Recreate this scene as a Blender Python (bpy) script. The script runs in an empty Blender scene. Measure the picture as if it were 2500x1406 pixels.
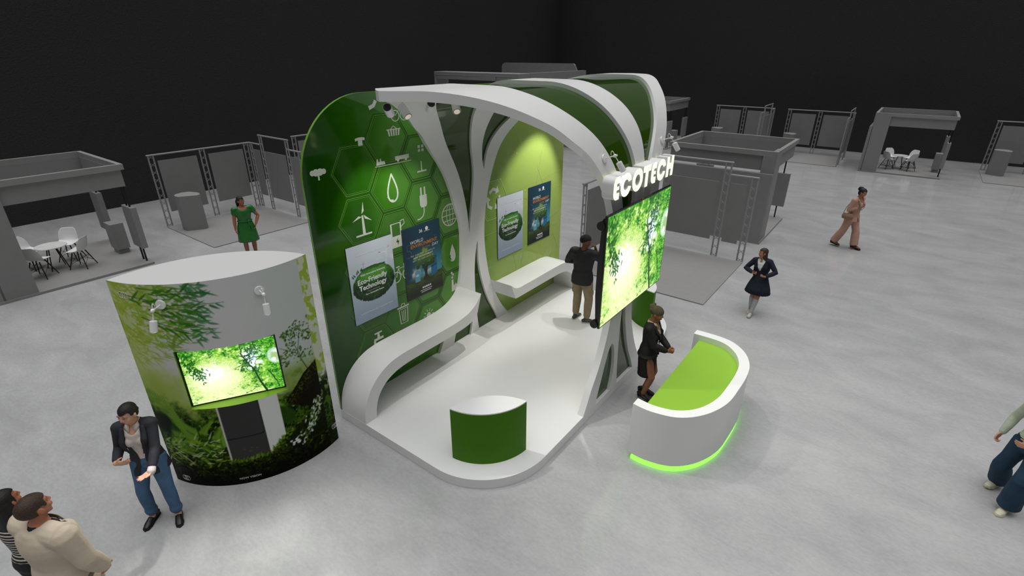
import bpy, bmesh, math, random
import numpy as np
from mathutils import Vector, Matrix, Quaternion
S = bpy.context.scene
COL = S.collection
PI = math.pi
random.seed(7)

# ------------------------------------------------------------------ helpers
def lin(c):
    return tuple((x / 12.92 if x <= .04045 else ((x + .055) / 1.055) ** 2.4) for x in c)

def rgb(r, g, b):
    return lin((r / 255., g / 255., b / 255.))

MATS = {}
def mat(name, col, rough=.5, ior=1.45, metal=0., emit=None, es=0., noise=0., nscale=8., bump=0., bscale=60., coat=0.):
    m = bpy.data.materials.new(name)
    m.use_nodes = True
    nt = m.node_tree
    b = nt.nodes['Principled BSDF']
    b.inputs['Base Color'].default_value = (*col, 1)
    b.inputs['Roughness'].default_value = rough
    b.inputs['IOR'].default_value = ior
    b.inputs['Metallic'].default_value = metal
    b.inputs['Coat Weight'].default_value = coat
    if emit:
        b.inputs['Emission Color'].default_value = (*emit, 1)
        b.inputs['Emission Strength'].default_value = es
    tc = nt.nodes.new('ShaderNodeTexCoord')
    n = nt.nodes.new('ShaderNodeTexNoise')
    n.inputs['Scale'].default_value = nscale
    n.inputs['Detail'].default_value = 6
    nt.links.new(tc.outputs['Object'], n.inputs['Vector'])
    if noise > 0:
        r = nt.nodes.new('ShaderNodeValToRGB')
        r.color_ramp.elements[0].position = .3
        r.color_ramp.elements[1].position = .7
        r.color_ramp.elements[0].color = (*[c * (1 - noise) for c in col], 1)
        r.color_ramp.elements[1].color = (*[min(1, c * (1 + noise)) for c in col], 1)
        nt.links.new(n.outputs['Fac'], r.inputs['Fac'])
        nt.links.new(r.outputs['Color'], b.inputs['Base Color'])
    if bump > 0:
        n2 = nt.nodes.new('ShaderNodeTexNoise')
        n2.inputs['Scale'].default_value = bscale
        n2.inputs['Detail'].default_value = 4
        nt.links.new(tc.outputs['Object'], n2.inputs['Vector'])
        bp = nt.nodes.new('ShaderNodeBump')
        bp.inputs['Strength'].default_value = bump
        bp.inputs['Distance'].default_value = .02
        nt.links.new(n2.outputs['Fac'], bp.inputs['Height'])
        nt.links.new(bp.outputs['Normal'], b.inputs['Normal'])
    MATS[name] = m
    return m

def mat_attr(name, rough=.5, ior=1.45, emit=0., coat=0.):
    """printed picture: colours stored per vertex of the print"""
    m = bpy.data.materials.new(name)
    m.use_nodes = True
    nt = m.node_tree
    b = nt.nodes['Principled BSDF']
    a = nt.nodes.new('ShaderNodeAttribute')
    a.attribute_name = 'Print'
    b.inputs['Roughness'].default_value = rough
    b.inputs['IOR'].default_value = ior
    b.inputs['Coat Weight'].default_value = coat
    if emit > 0:
        b.inputs['Base Color'].default_value = (0, 0, 0, 1)
        nt.links.new(a.outputs['Color'], b.inputs['Emission Color'])
        b.inputs['Emission Strength'].default_value = emit
    else:
        nt.links.new(a.outputs['Color'], b.inputs['Base Color'])
    MATS[name] = m
    return m

def tag(o, label=None, cat=None, group=None, kind=None):
    if label: o['label'] = label
    if cat: o['category'] = cat
    if group: o['group'] = group
    if kind: o['kind'] = kind
    return o

def empty(name, loc=(0, 0, 0), rz=0, label=None, cat=None, group=None):
    o = bpy.data.objects.new(name, None)
    o.empty_display_size = .1
    COL.objects.link(o)
    o.location = loc
    o.rotation_euler = (0, 0, rz)
    tag(o, label, cat, group)
    return o

def link_mesh(name, me, mats, parent=None, smooth=None):
    if not isinstance(mats, (list, tuple)): mats = [mats]
    for m in mats: me.materials.append(m)
    if smooth is not None:
        me.shade_smooth()
        if smooth < 179: me.set_sharp_from_angle(angle=math.radians(smooth))
    o = bpy.data.objects.new(name, me)
    COL.objects.link(o)
    if parent: o.parent = parent
    return o

class MB:
    """collects vertices / faces for one mesh"""
    def __init__(s): s.v = []; s.f = []; s.mi = []
    def add(s, vs, fs, m=0):
        k = len(s.v)
        s.v += [tuple(map(float, p)) for p in vs]
        s.f += [[i + k for i in f] for f in fs]
        s.mi += [m] * len(fs)
        return s
    def box(s, x0, x1, y0, y1, z0, z1, m=0):
        v = [(x0, y0, z0), (x1, y0, z0), (x1, y1, z0), (x0, y1, z0), (x0, y0, z1), (x1, y0, z1), (x1, y1, z1), (x0, y1, z1)]
        return s.add(v, [(3, 2, 1, 0), (4, 5, 6, 7), (0, 1, 5, 4), (1, 2, 6, 5), (2, 3, 7, 6), (3, 0, 4, 7)], m)
    def prism(s, pts, axis, a, b, m=0, mtop=None):
        """closed 2D outline (counter-clockwise) pushed from a to b along axis"""
        n = len(pts)
        def P(p, t):
            if axis == 'z': return (p[0], p[1], t)
            if axis == 'x': return (t, p[0], p[1])
            return (p[1], t, p[0])
        v = [P(p, a) for p in pts] + [P(p, b) for p in pts]
        s.add(v, [[i, (i + 1) % n, n + (i + 1) % n, n + i] for i in range(n)], m)
        s.add(v, [list(range(n - 1, -1, -1))], m)
        s.add(v, [list(range(n, 2 * n))], m if mtop is None else mtop)
        return s
    def tube(s, p0, p1, r0, r1=None, n=10, m=0, cap=True):
        r1 = r0 if r1 is None else r1
        p0 = Vector(p0); p1 = Vector(p1)
        d = (p1 - p0).normalized()
        a = d.orthogonal().normalized(); b = d.cross(a)
        v = []
        for p, r in ((p0, r0), (p1, r1)):
            for i in range(n):
                t = 2 * PI * i / n
                v.append(p + (a * math.cos(t) + b * math.sin(t)) * r)
        f = [[i, (i + 1) % n, n + (i + 1) % n, n + i] for i in range(n)]
        if cap: f += [list(range(n - 1, -1, -1)), list(range(n, 2 * n))]
        return s.add(v, f, m)
    def path(s, pts, r, n=8, m=0, closed=False):
        pts = [Vector(p) for p in pts]
        N = len(pts); v = []; prev = None
        for i, p in enumerate(pts):
            if closed: d = pts[(i + 1) % N] - pts[i - 1]
            else: d = pts[min(i + 1, N - 1)] - pts[max(i - 1, 0)]
            d.normalize()
            a = d.orthogonal().normalized() if prev is None else (prev - d * prev.dot(d)).normalized()
            prev = a; b = d.cross(a)
            for k in range(n):
                t = 2 * PI * k / n
                v.append(p + (a * math.cos(t) + b * math.sin(t)) * r)
        f = []
        for i in range(N if closed else N - 1):
            j = (i + 1) % N
            for k in range(n): f.append([i * n + k, i * n + (k + 1) % n, j * n + (k + 1) % n, j * n + k])
        if not closed: f += [list(range(n - 1, -1, -1)), list(range((N - 1) * n, N * n))]
        return s.add(v, f, m)
    def sphere(s, c, r, n=12, m=0, sc=(1, 1, 1)):
        v = []; f = []
        h = n // 2
        for i in range(h + 1):
            a = PI * i / h
            for k in range(n):
                t = 2 * PI * k / n
                v.append((c[0] + r * sc[0] * math.sin(a) * math.cos(t), c[1] + r * sc[1] * math.sin(a) * math.sin(t), c[2] + r * sc[2] * math.cos(a)))
        for i in range(h):
            for k in range(n): f.append([i * n + k, (i + 1) * n + k, (i + 1) * n + (k + 1) % n, i * n + (k + 1) % n])
        return s.add(v, f, m)
    def mesh(s, name, weld=True, fix=True):
        me = bpy.data.meshes.new(name)
        me.from_pydata(s.v, [], s.f)
        me.polygons.foreach_set('material_index', s.mi)
        if weld or fix:
            bm = bmesh.new(); bm.from_mesh(me)
            if weld: bmesh.ops.remove_doubles(bm, verts=bm.verts, dist=1e-5)
            if fix: bmesh.ops.recalc_face_normals(bm, faces=bm.faces)
            bm.to_mesh(me); bm.free()
        me.update()
        return me
    def build(s, name, mats, parent=None, smooth=None, weld=True, fix=True):
        return link_mesh(name, s.mesh(name, weld, fix), mats, parent, smooth)

def children(o): return [c for c in bpy.data.objects if c.parent == o]
KIDS = {}
def copy_tree(o, parent=None):
    """a thing with copies of its parts and sub-parts"""
    c = o.copy()
    COL.objects.link(c)
    c.parent = parent
    for ch in children(o):
        copy_tree(ch, c)
    return c

def bevel(o, w=.006, seg=2):
    md = o.modifiers.new('bevel', 'BEVEL')
    md.width = w; md.segments = seg; md.limit_method = 'ANGLE'; md.angle_limit = math.radians(40)
    return o

def spline(xs, ys):
    """monotone-ish cubic interpolation"""
    xs = np.array(xs, float); ys = np.array(ys, float)
    d = np.diff(ys) / np.diff(xs)
    m = np.zeros(len(xs)); m[0] = d[0]; m[-1] = d[-1]
    h = np.diff(xs)
    for i in range(1, len(xs) - 1): m[i] = (d[i - 1] * h[i] + d[i] * h[i - 1]) / (h[i - 1] + h[i])
    def f(x):
        x = np.clip(x, xs[0], xs[-1])
        i = np.clip(np.searchsorted(xs, x) - 1, 0, len(xs) - 2)
        t = (x - xs[i]) / h[i]
        return ((2 * t**3 - 3 * t**2 + 1) * ys[i] + (t**3 - 2 * t**2 + t) * h[i] * m[i] + (-2 * t**3 + 3 * t**2) * ys[i + 1] + (t**3 - t**2) * h[i] * m[i + 1])
    return f

def arc(cx, cy, r, a0, a1, n=10):
    return [(cx + r * math.cos(math.radians(a0 + (a1 - a0) * i / n)), cy + r * math.sin(math.radians(a0 + (a1 - a0) * i / n))) for i in range(n + 1)]

def grid_mesh(name, P, colors=None):
    """P: (n,m,3) array of points -> quad grid; colors (n,m,3) linear"""
    n, m = P.shape[:2]
    me = bpy.data.meshes.new(name)
    idx = np.arange(n * m).reshape(n, m)
    q = np.stack([idx[:-1, :-1], idx[:-1, 1:], idx[1:, 1:], idx[1:, :-1]], -1).reshape(-1, 4)
    me.vertices.add(n * m); me.vertices.foreach_set('co', P.reshape(-1).astype(np.float32))
    me.loops.add(len(q) * 4); me.loops.foreach_set('vertex_index', q.reshape(-1).astype(np.int32))
    me.polygons.add(len(q)); me.polygons.foreach_set('loop_start', np.arange(0, len(q) * 4, 4, dtype=np.int32))
    me.update(calc_edges=True); me.validate()
    if colors is not None: set_cols(me, colors.reshape(-1, 3))
    me.shade_smooth()
    return me

def set_cols(me, c):
    a = me.color_attributes.new('Print', 'FLOAT_COLOR', 'POINT')
    a.data.foreach_set('color', np.concatenate([c, np.ones((len(c), 1))], 1).astype(np.float32).reshape(-1))

def s2l(a):
    a = np.clip(a, 0, 1)
    return np.where(a <= .04045, a / 12.92, ((a + .055) / 1.055) ** 2.4)

def text_mesh(body, size, parent, name, M, mtl, align='CENTER', off=0., shear=0., spacing=1.):
    """lettering as flat mesh; M places the xy plane of the text"""
    cu = bpy.data.curves.new(name, 'FONT')
    cu.body = body; cu.size = size; cu.align_x = align; cu.offset = off; cu.shear = shear; cu.space_character = spacing
    cu.resolution_u = 3
    o = bpy.data.objects.new(name + '_t', cu)
    COL.objects.link(o)
    bpy.context.view_layer.update()
    me = bpy.data.meshes.new_from_object(o.evaluated_get(bpy.context.evaluated_depsgraph_get()))
    bpy.data.objects.remove(o); bpy.data.curves.remove(cu)
    me.transform(M)
    me.name = name
    me.materials.clear()
    return link_mesh(name, me, mtl, parent)

# ------------------------------------------------------------------ noise on arrays
def _h(i, j, seed):
    n = np.sin(i * 127.1 + j * 311.7 + seed * 74.7) * 43758.5453
    return n - np.floor(n)
def vnoise(x, y, seed=0):
    i = np.floor(x); j = np.floor(y); u = x - i; v = y - j
    u = u * u * (3 - 2 * u); v = v * v * (3 - 2 * v)
    return (_h(i, j, seed) * (1 - u) + _h(i + 1, j, seed) * u) * (1 - v) + (_h(i, j + 1, seed) * (1 - u) + _h(i + 1, j + 1, seed) * u) * v
def fbm(x, y, seed=0, o=4):
    r = 0; a = .5; t = 0
    for k in range(o):
        r = r + a * vnoise(x * 2**k, y * 2**k, seed + k); t += a; a *= .55
    return r / t
def sm(a, b, x):
    t = np.clip((x - a) / (b - a), 0, 1)
    return t * t * (3 - 2 * t)
def mixc(img, c, a):
    a = a[..., None]
    return img * (1 - a) + np.array(c) / 255. * a
class Canvas:
    """small painter used for the printed pictures; units are metres, y up"""
    def __init__(s, w, h, nx, ny, base):
        s.w, s.h = w, h
        s.x = np.linspace(0, w, nx)[None, :].repeat(ny, 0); s.y = np.linspace(0, h, ny)[:, None].repeat(nx, 1)
        s.img = np.ones((ny, nx, 3)) * np.array(base) / 255.
        s.px = w / (nx - 1); s.py = h / (ny - 1)
    def win(s, cx, cy, r):
        ny, nx = s.x.shape
        i0 = max(0, int((cx - r) / s.px)); i1 = min(nx, int((cx + r) / s.px) + 2)
        j0 = max(0, int((cy - r) / s.py)); j1 = min(ny, int((cy + r) / s.py) + 2)
        return slice(j0, j1), slice(i0, i1)
    def leaf(s, cx, cy, ang, L, W, c, a=1., curve=0.):
        w = s.win(cx, cy, L * 1.1)
        X = s.x[w] - cx; Y = s.y[w] - cy
        if X.size == 0: return
        u = (X * math.cos(ang) + Y * math.sin(ang)) / L; v = (-X * math.sin(ang) + Y * math.cos(ang)) / W
        v = v - curve * u * u
        inside = (u > 0) & (u < 1)
        half = np.where(inside, np.sqrt(np.clip(u, 0, 1)) * (1 - np.clip(u, 0, 1)) * 1.3, 0)
        m = np.clip((half - np.abs(v)) / (s.px / W) + .5, 0, 1) * inside * a
        s.img[w] = mixc(s.img[w], c, m)
    def blob(s, cx, cy, rx, ry, c, a=1., soft=.3, rough=0., seed=0, fr=12.):
        w = s.win(cx, cy, max(rx, ry) * 1.7)
        X = s.x[w]; Y = s.y[w]
        if X.size == 0: return
        d = np.sqrt(((X - cx) / rx) ** 2 + ((Y - cy) / ry) ** 2)
        if rough: d = d + (fbm(X * fr, Y * fr, seed) - .5) * 2 * rough
        s.img[w] = mixc(s.img[w], c, (1 - sm(1 - soft, 1 + .0001, d)) * a)
    def line(s, x0, y0, x1, y1, wd, c, a=1., wd1=None):
        wd1 = wd if wd1 is None else wd1
        L = math.hypot(x1 - x0, y1 - y0)
        w = s.win((x0 + x1) / 2, (y0 + y1) / 2, L / 2 + wd * 2)
        X = s.x[w] - x0; Y = s.y[w] - y0
        if X.size == 0 or L == 0: return
        t = np.clip((X * (x1 - x0) + Y * (y1 - y0)) / L / L, 0, 1)
        d = np.hypot(X - t * (x1 - x0), Y - t * (y1 - y0))
        h = (wd + (wd1 - wd) * t) / 2
        s.img[w] = mixc(s.img[w], c, np.clip((h - d) / s.px + .5, 0, 1) * a)
    def poly(s, pts, c, a=1.):
        m = np.zeros(s.x.shape, bool)
        n = len(pts)
        for i in range(n):
            (x0, y0), (x1, y1) = pts[i], pts[(i + 1) % n]
            if y0 == y1: continue
            cond = ((y0 > s.y) != (y1 > s.y)) & (s.x < (x1 - x0) * (s.y - y0) / (y1 - y0) + x0)
            m ^= cond
        s.img = mixc(s.img, c, m * a)

# ------------------------------------------------------------------ materials
WHITE = mat('white_lacquer', (.80, .80, .79), .35, 1.45)
WHITE_S = mat('white_satin', (.82, .82, .81), .45, 1.4)
GREEN_D = mat('dark_green_gloss', rgb(44, 74, 6), .06, 1.5)
GREEN_P = mat('podium_green', rgb(66, 118, 12), .4, 1.2, noise=.04, nscale=3)
GREEN_L = mat('lime_green', rgb(138, 182, 58), .32, 1.45)
LED = mat('green_light_strip', (.1, .3, .02), .4, emit=(.22, 1.0, .07), es=1.9)
KTOP = mat('kiosk_cap', (.60, .60, .595), .5, 1.4)
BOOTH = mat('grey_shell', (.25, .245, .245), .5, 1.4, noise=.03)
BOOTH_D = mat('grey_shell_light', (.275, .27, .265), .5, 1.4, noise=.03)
PANEL = mat('grey_fabric_panel', (.24, .235, .235), .6, 1.35, noise=.03, nscale=3)
TRUSS = mat('painted_truss_grey', (.30, .30, .30), .4, 1.4)
POST = mat('black_post', (.006, .006, .006), .35)
BLACK = mat('black_plastic', (.008, .008, .008), .35)
BLACKG = mat('black_bezel', (.005, .005, .006), .2)
LAMPW = mat('lamp_white', (.78, .78, .77), .35)
LENS = mat('lamp_glass', (.75, .66, .6), .15, emit=(1, .8, .65), es=.25)
LENS_ON = mat('lamp_glass_lit', (.9, .9, .9), .2, emit=(1, .98, .93), es=2.2)
CHAIRW = mat('chair_white', (.75, .75, .75), .3)
WOODK = mat('dark_chair_leg', rgb(38, 33, 30), .5, noise=.2, nscale=30)
MARBLE = mat('marble_top', (.72, .72, .71), .2, noise=.08, nscale=9)
SIGNF = mat('lit_sign_face', (.9, .95, .7), .4, emit=(.93, 1.0, .55), es=1.3)
# ------------------------------------------------------------------ the hall
def floor_mat():
    m = bpy.data.materials.new('polished_concrete'); m.use_nodes = True
    nt = m.node_tree; b = nt.nodes['Principled BSDF']
    tc = nt.nodes.new('ShaderNodeTexCoord')
    mp = nt.nodes.new('ShaderNodeMapping'); mp.inputs['Scale'].default_value = (.75, 1.35, 1); mp.inputs['Rotation'].default_value = (0, 0, .12)
    nt.links.new(tc.outputs['Object'], mp.inputs['Vector'])
    n1 = nt.nodes.new('ShaderNodeTexNoise'); n1.inputs['Scale'].default_value = 1.1; n1.inputs['Detail'].default_value = 9; n1.inputs['Roughness'].default_value = .62; n1.inputs['Distortion'].default_value = .5
    n2 = nt.nodes.new('ShaderNodeTexNoise'); n2.inputs['Scale'].default_value = 20; n2.inputs['Detail'].default_value = 8; n2.inputs['Roughness'].default_value = .7
    nt.links.new(mp.outputs['Vector'], n1.inputs['Vector']); nt.links.new(mp.outputs['Vector'], n2.inputs['Vector'])
    r1 = nt.nodes.new('ShaderNodeValToRGB')
    r1.color_ramp.elements[0].position = .3; r1.color_ramp.elements[1].position = .72
    r1.color_ramp.elements[0].color = (.35, .35, .355, 1); r1.color_ramp.elements[1].color = (.455, .455, .455, 1)
    nt.links.new(n1.outputs['Fac'], r1.inputs['Fac'])
    mx = nt.nodes.new('ShaderNodeMix'); mx.data_type = 'RGBA'; mx.blend_type = 'OVERLAY'; mx.inputs['Factor'].default_value = .22
    nt.links.new(r1.outputs['Color'], mx.inputs[6]); nt.links.new(n2.outputs['Fac'], mx.inputs[7])
    nt.links.new(mx.outputs[2], b.inputs['Base Color'])
    r2 = nt.nodes.new('ShaderNodeMapRange'); r2.inputs['To Min'].default_value = .05; r2.inputs['To Max'].default_value = .16
    nt.links.new(n1.outputs['Fac'], r2.inputs['Value']); nt.links.new(r2.outputs['Result'], b.inputs['Roughness'])
    b.inputs['IOR'].default_value = 1.5
    return m

def wall_mat():
    m = bpy.data.materials.new('dark_acoustic_wall'); m.use_nodes = True
    nt = m.node_tree; b = nt.nodes['Principled BSDF']
    tc = nt.nodes.new('ShaderNodeTexCoord')
    v = nt.nodes.new('ShaderNodeTexVoronoi'); v.inputs['Scale'].default_value = 22.
    n = nt.nodes.new('ShaderNodeTexNoise'); n.inputs['Scale'].default_value = 110; n.inputs['Detail'].default_value = 4
    nt.links.new(tc.outputs['Object'], v.inputs['Vector']); nt.links.new(tc.outputs['Object'], n.inputs['Vector'])
    r = nt.nodes.new('ShaderNodeValToRGB')
    r.color_ramp.elements[0].position = .25; r.color_ramp.elements[1].position = .8
    r.color_ramp.elements[0].color = (.017, .017, .0175, 1); r.color_ramp.elements[1].color = (.052, .052, .053, 1)
    nt.links.new(n.outputs['Fac'], r.inputs['Fac']); nt.links.new(r.outputs['Color'], b.inputs['Base Color'])
    bp = nt.nodes.new('ShaderNodeBump'); bp.inputs['Strength'].default_value = .35; bp.inputs['Distance'].default_value = .02
    nt.links.new(v.outputs['Distance'], bp.inputs['Height']); nt.links.new(bp.outputs['Normal'], b.inputs['Normal'])
    b.inputs['Roughness'].default_value = .75; b.inputs['IOR'].default_value = 1.3
    return m

XW, YW = -21.75, 34.25
fl = MB().add([(XW - .3, -14, 0), (22, -14, 0), (22, YW + .3, 0), (XW - .3, YW + .3, 0)], [(0, 1, 2, 3)]).build('floor', floor_mat())
tag(fl, kind='structure')
WM = wall_mat()
tag(MB().box(XW - .3, XW, -14, YW + .3, 0, 12).build('wall_left', WM), kind='structure')
tag(MB().box(XW, 22, YW, YW + .3, 0, 12).build('wall_back', WM), kind='structure')

# ------------------------------------------------------------------ the green exhibition stand
XL, XR, ZT, RO, TH = -5.79, -2.79, 4.65, 1.2, .10
ZS = ZT - RO; LA = RO * PI / 2; LT = XR - XL - 2 * RO; STOT = 2 * ZS + 2 * LA + LT; SC = STOT / 2
def prof(s, off=0.):
    if s < ZS: return (XR - off, s)
    a = s - ZS
    if a < LA:
        a /= RO; return (XR - RO + (RO - off) * math.cos(a), ZS + (RO - off) * math.sin(a))
    a -= LA
    if a < LT: return (XR - RO - a, ZT - off)
    a -= LT
    if a < LA:
        a = PI / 2 + a / RO; return (XL + RO + (RO - off) * math.cos(a), ZS + (RO - off) * math.sin(a))
    return (XL + off, ZS - (a - LA))

FE = spline([.15, .28, .515, .735, 1.04, 1.47, 1.8, 2.18, 2.4, 2.66, 2.97, 3.28, 3.6, 3.8, 3.987, 4.124, 4.343, 4.489, 4.633, 4.766, 4.892, 5.015, 5.163, 5.32, 5.5, SC],
            [5.42, 5.495, 5.62, 5.765, 5.915, 6.045, 6.085, 6.10, 6.075, 5.99, 5.895, 5.76, 5.545, 5.395, 5.235, 5.07, 4.855, 4.667, 4.49, 4.326, 4.17, 4.02, 3.855, 3.72, 3.58, 3.5])
RE = spline([.15, .21, .49, .767, 1.066, 1.526, 1.846, 2.114, 2.48, 2.868, 3.161, 3.46, 3.7, 3.9, 4.163, 4.502, 4.752, 5.0, 5.25, SC],
            [7.41, 7.355, 7.142, 6.99, 6.86, 6.753, 6.712, 6.712, 6.757, 6.86, 6.98, 7.15, 7.34, 7.545, 7.811, 8.2, 8.49, 8.82, 9.08, 9.3])
H1L = spline([.15, .257, .555, .847, 1.0, 1.04], [5.785, 5.815, 5.93, 6.04, 6.125, 6.175])
H1R = spline([.15, .371, .671, .9, 1.0, 1.04], [6.243, 6.30, 6.312, 6.27, 6.225, 6.175])
H2L = spline([.15, .40, .706, 1.105, 1.43, 1.83, 1.92, 1.95], [6.495, 6.455, 6.43, 6.412, 6.416, 6.475, 6.497, 6.512])
H2R = spline([.15, .207, .69, 1.08, 1.42, 1.566, 1.83, 1.92, 1.95], [7.07, 7.045, 6.78, 6.635, 6.55, 6.53, 6.525, 6.522, 6.512])
S1L = spline([2.13, 2.2, 2.475, 2.871, 3.216, 3.54, 3.85, 4.131, 4.336, 4.518, 4.7, 4.95, 5.2, 5.45, SC],
             [6.318, 6.306, 6.28, 6.2, 6.09, 5.935, 5.755, 5.58, 5.42, 5.275, 5.15, 5.0, 4.92, 4.9, 4.9])
S1R = spline([2.13, 2.2, 2.29, 2.77, 3.2, 3.6, 3.9, 4.2, 4.5, 4.8, 5.1, 5.4, SC],
             [6.318, 6.327, 6.338, 6.42, 6.47, 6.425, 6.36, 6.27, 6.19, 6.11, 6.06, 6.03, 6.03])
S2L = spline([3.18, 3.24, 3.514, 3.8, 4.1, 4.4, 4.7, 4.9, 5.2, SC], [6.74, 6.72, 6.70, 6.72, 6.755, 6.755, 6.715, 6.69, 6.68, 6.68])
S2R = spline([3.18, 3.24, 3.358, 3.6, 3.78, 3.94, 4.12, 4.275, 4.47, 4.67, 4.92, 5.15, 5.4, SC], [6.74, 6.755, 6.79, 6.9, 7.03, 7.185, 7.385, 7.545, 7.75, 7.98, 8.26, 8.5, 8.68, 8.75])

stand = empty('tree_arch', (-4.29, 6.4, .15), 0, 'white tree-shaped arch with dark green panels curving over the white stage', 'arch')
INV = Matrix.Translation((4.29, -6.4, -.15))
def own(o, label, cat, group=None):
    o.parent = None; return tag(o, label, cat, group)

# platform with two rounded corners on the open side
pl = [(XL, 3.4)] + arc(XR - 1.0, 4.4, 1.0, -90, 0, 24) + arc(XR - 1.0, 8.4, 1.0, 0, 90, 24) + [(XL, 9.4)]
own(bevel(MB().prism(pl, 'z', 0, .15).build('stage_platform', WHITE, None, 35), .004, 2), 'low white stage platform with rounded right corners under the green arch', 'platform')

def strip(mb, s0, s1, L, R, mirror, n=None, off=(0, TH), capa=False, capb=False, pad=0.):
    n = n or max(6, int((s1 - s0) / .06))
    ss = np.linspace(s0, s1, n + 1)
    V = []
    for s in ss:
        yl, yr = float(L(s)) - pad, float(R(s)) + pad
        q = STOT - s if mirror else s
        xo, zo = prof(q, off[0]); xi, zi = prof(q, off[1])
        V += [(xo, yl, zo), (xo, yr, zo), (xi, yr, zi), (xi, yl, zi)]
    F = []
    for i in range(n):
        a = 4 * i
        for k in range(4): F.append([a + k, a + (k + 1) % 4, a + 4 + (k + 1) % 4, a + 4 + k])
    if capa: F.append([0, 1, 2, 3])
    if capb: F.append([4 * n, 4 * n + 1, 4 * n + 2, 4 * n + 3])
    mb.add(V, F)

tree = MB()
for mir in (False, True):
    for s0, s1, iv in ((.15, 1.04, [(FE, H1L), (H1R, H2L), (H2R, RE)]), (1.04, 1.95, [(FE, H2L), (H2R, RE)]), (1.95, 2.13, [(FE, RE)]),
                       (2.13, 3.18, [(FE, S1L), (S1R, RE)]), (3.18, SC, [(FE, S1L), (S1R, S2L), (S2R, RE)])):
        for L, R in iv: strip(tree, s0, s1, L, R, mir, capa=(s0 == .15))
tree.build('tree_frame', WHITE, stand, 40).matrix_local = INV

def panel(s0, L, R, mir, s1=None, both=False):
    mb = MB()
    ranges = [(s0, SC, False), (s0, SC, True)] if both else [(s0, s1, mir)]
    for a, b, m in ranges: strip(mb, a, b, L, R, m, off=(.048, .058), capa=True, capb=not both, pad=.02)
    o = mb.build('green_panel', GREEN_D, stand, 40); o.matrix_local = INV; return o
panel(2.11, S1L, S1R, False, both=True)
panel(3.16, S2L, S2R, False, both=True)
for mir in (False, True):
    panel(.152, H1L, H1R, mir, 1.06)
    panel(.152, H2L, H2R, mir, 1.97)

# printed back wall
ZW = 4.53
def wall_print_mat():
    m = bpy.data.materials.new('green_backdrop_print'); m.use_nodes = True
    nt = m.node_tree; b = nt.nodes['Principled BSDF']
    tc = nt.nodes.new('ShaderNodeTexCoord'); sp = nt.nodes.new('ShaderNodeSeparateXYZ')
    nt.links.new(tc.outputs['Object'], sp.inputs['Vector'])
    r = nt.nodes.new('ShaderNodeValToRGB'); e = r.color_ramp.elements
    e[0].position = .0; e[0].color = (*rgb(22, 66, 6), 1)
    e[1].position = 1.; e[1].color = (*rgb(160, 182, 92), 1)
    for p, c in ((.16, (40, 96, 10)), (.30, (78, 138, 44)), (.46, (84, 138, 52)), (.56, (112, 150, 52)), (.68, (150, 178, 84))):
        x = e.new(p); x.color = (*rgb(*c), 1)
    mr = nt.nodes.new('ShaderNodeMapRange'); mr.inputs['From Min'].default_value = 3.4; mr.inputs['From Max'].default_value = 9.4
    nt.links.new(sp.outputs['Y'], mr.inputs['Value'])
    n = nt.nodes.new('ShaderNodeTexNoise'); n.inputs['Scale'].default_value = 1.6; n.inputs['Detail'].default_value = 5
    nt.links.new(tc.outputs['Object'], n.inputs['Vector'])
    ma = nt.nodes.new('ShaderNodeMath'); ma.operation = 'MULTIPLY_ADD'; ma.inputs[1].default_value = .16; 
    nt.links.new(n.outputs['Fac'], ma.inputs[0]); 
    m2 = nt.nodes.new('ShaderNodeMath'); m2.operation = 'SUBTRACT'; m2.inputs[1].default_value = .08
    nt.links.new(mr.outputs['Result'], m2.inputs[0]); nt.links.new(m2.outputs[0], ma.inputs[2])
    nt.links.new(ma.outputs[0], r.inputs['Fac'])
    n3 = nt.nodes.new('ShaderNodeTexNoise'); n3.inputs['Scale'].default_value = 90; n3.inputs['Detail'].default_value = 3
    nt.links.new(tc.outputs['Object'], n3.inputs['Vector'])
    mx = nt.nodes.new('ShaderNodeMix'); mx.data_type = 'RGBA'; mx.blend_type = 'OVERLAY'; mx.inputs['Factor'].default_value = .22
    nt.links.new(r.outputs['Color'], mx.inputs[6]); nt.links.new(n3.outputs['Fac'], mx.inputs[7])
    nt.links.new(mx.outputs[2], b.inputs['Base Color'])
    b.inputs['Roughness'].default_value = .07; b.inputs['IOR'].default_value = 1.45
    return m
GW = wall_print_mat()
GEDGE = mat('green_acrylic_edge', rgb(110, 160, 60), .2, 1.5)
outl = [(3.4, .15), (9.4, .15)] + arc(8.4, ZW - 1.0, 1.0, 0, 90, 16) + arc(4.4, ZW - 1.0, 1.0, 90, 180, 16)
XG = -5.745
gw = MB()
gw.prism(outl, 'x', -5.785, XG, 1, 0)
gwo = own(gw.build('printed_backdrop', [GW, GEDGE], None, 40), 'tall green printed wall with hexagons and white eco icons behind the counters', 'backdrop')

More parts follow.
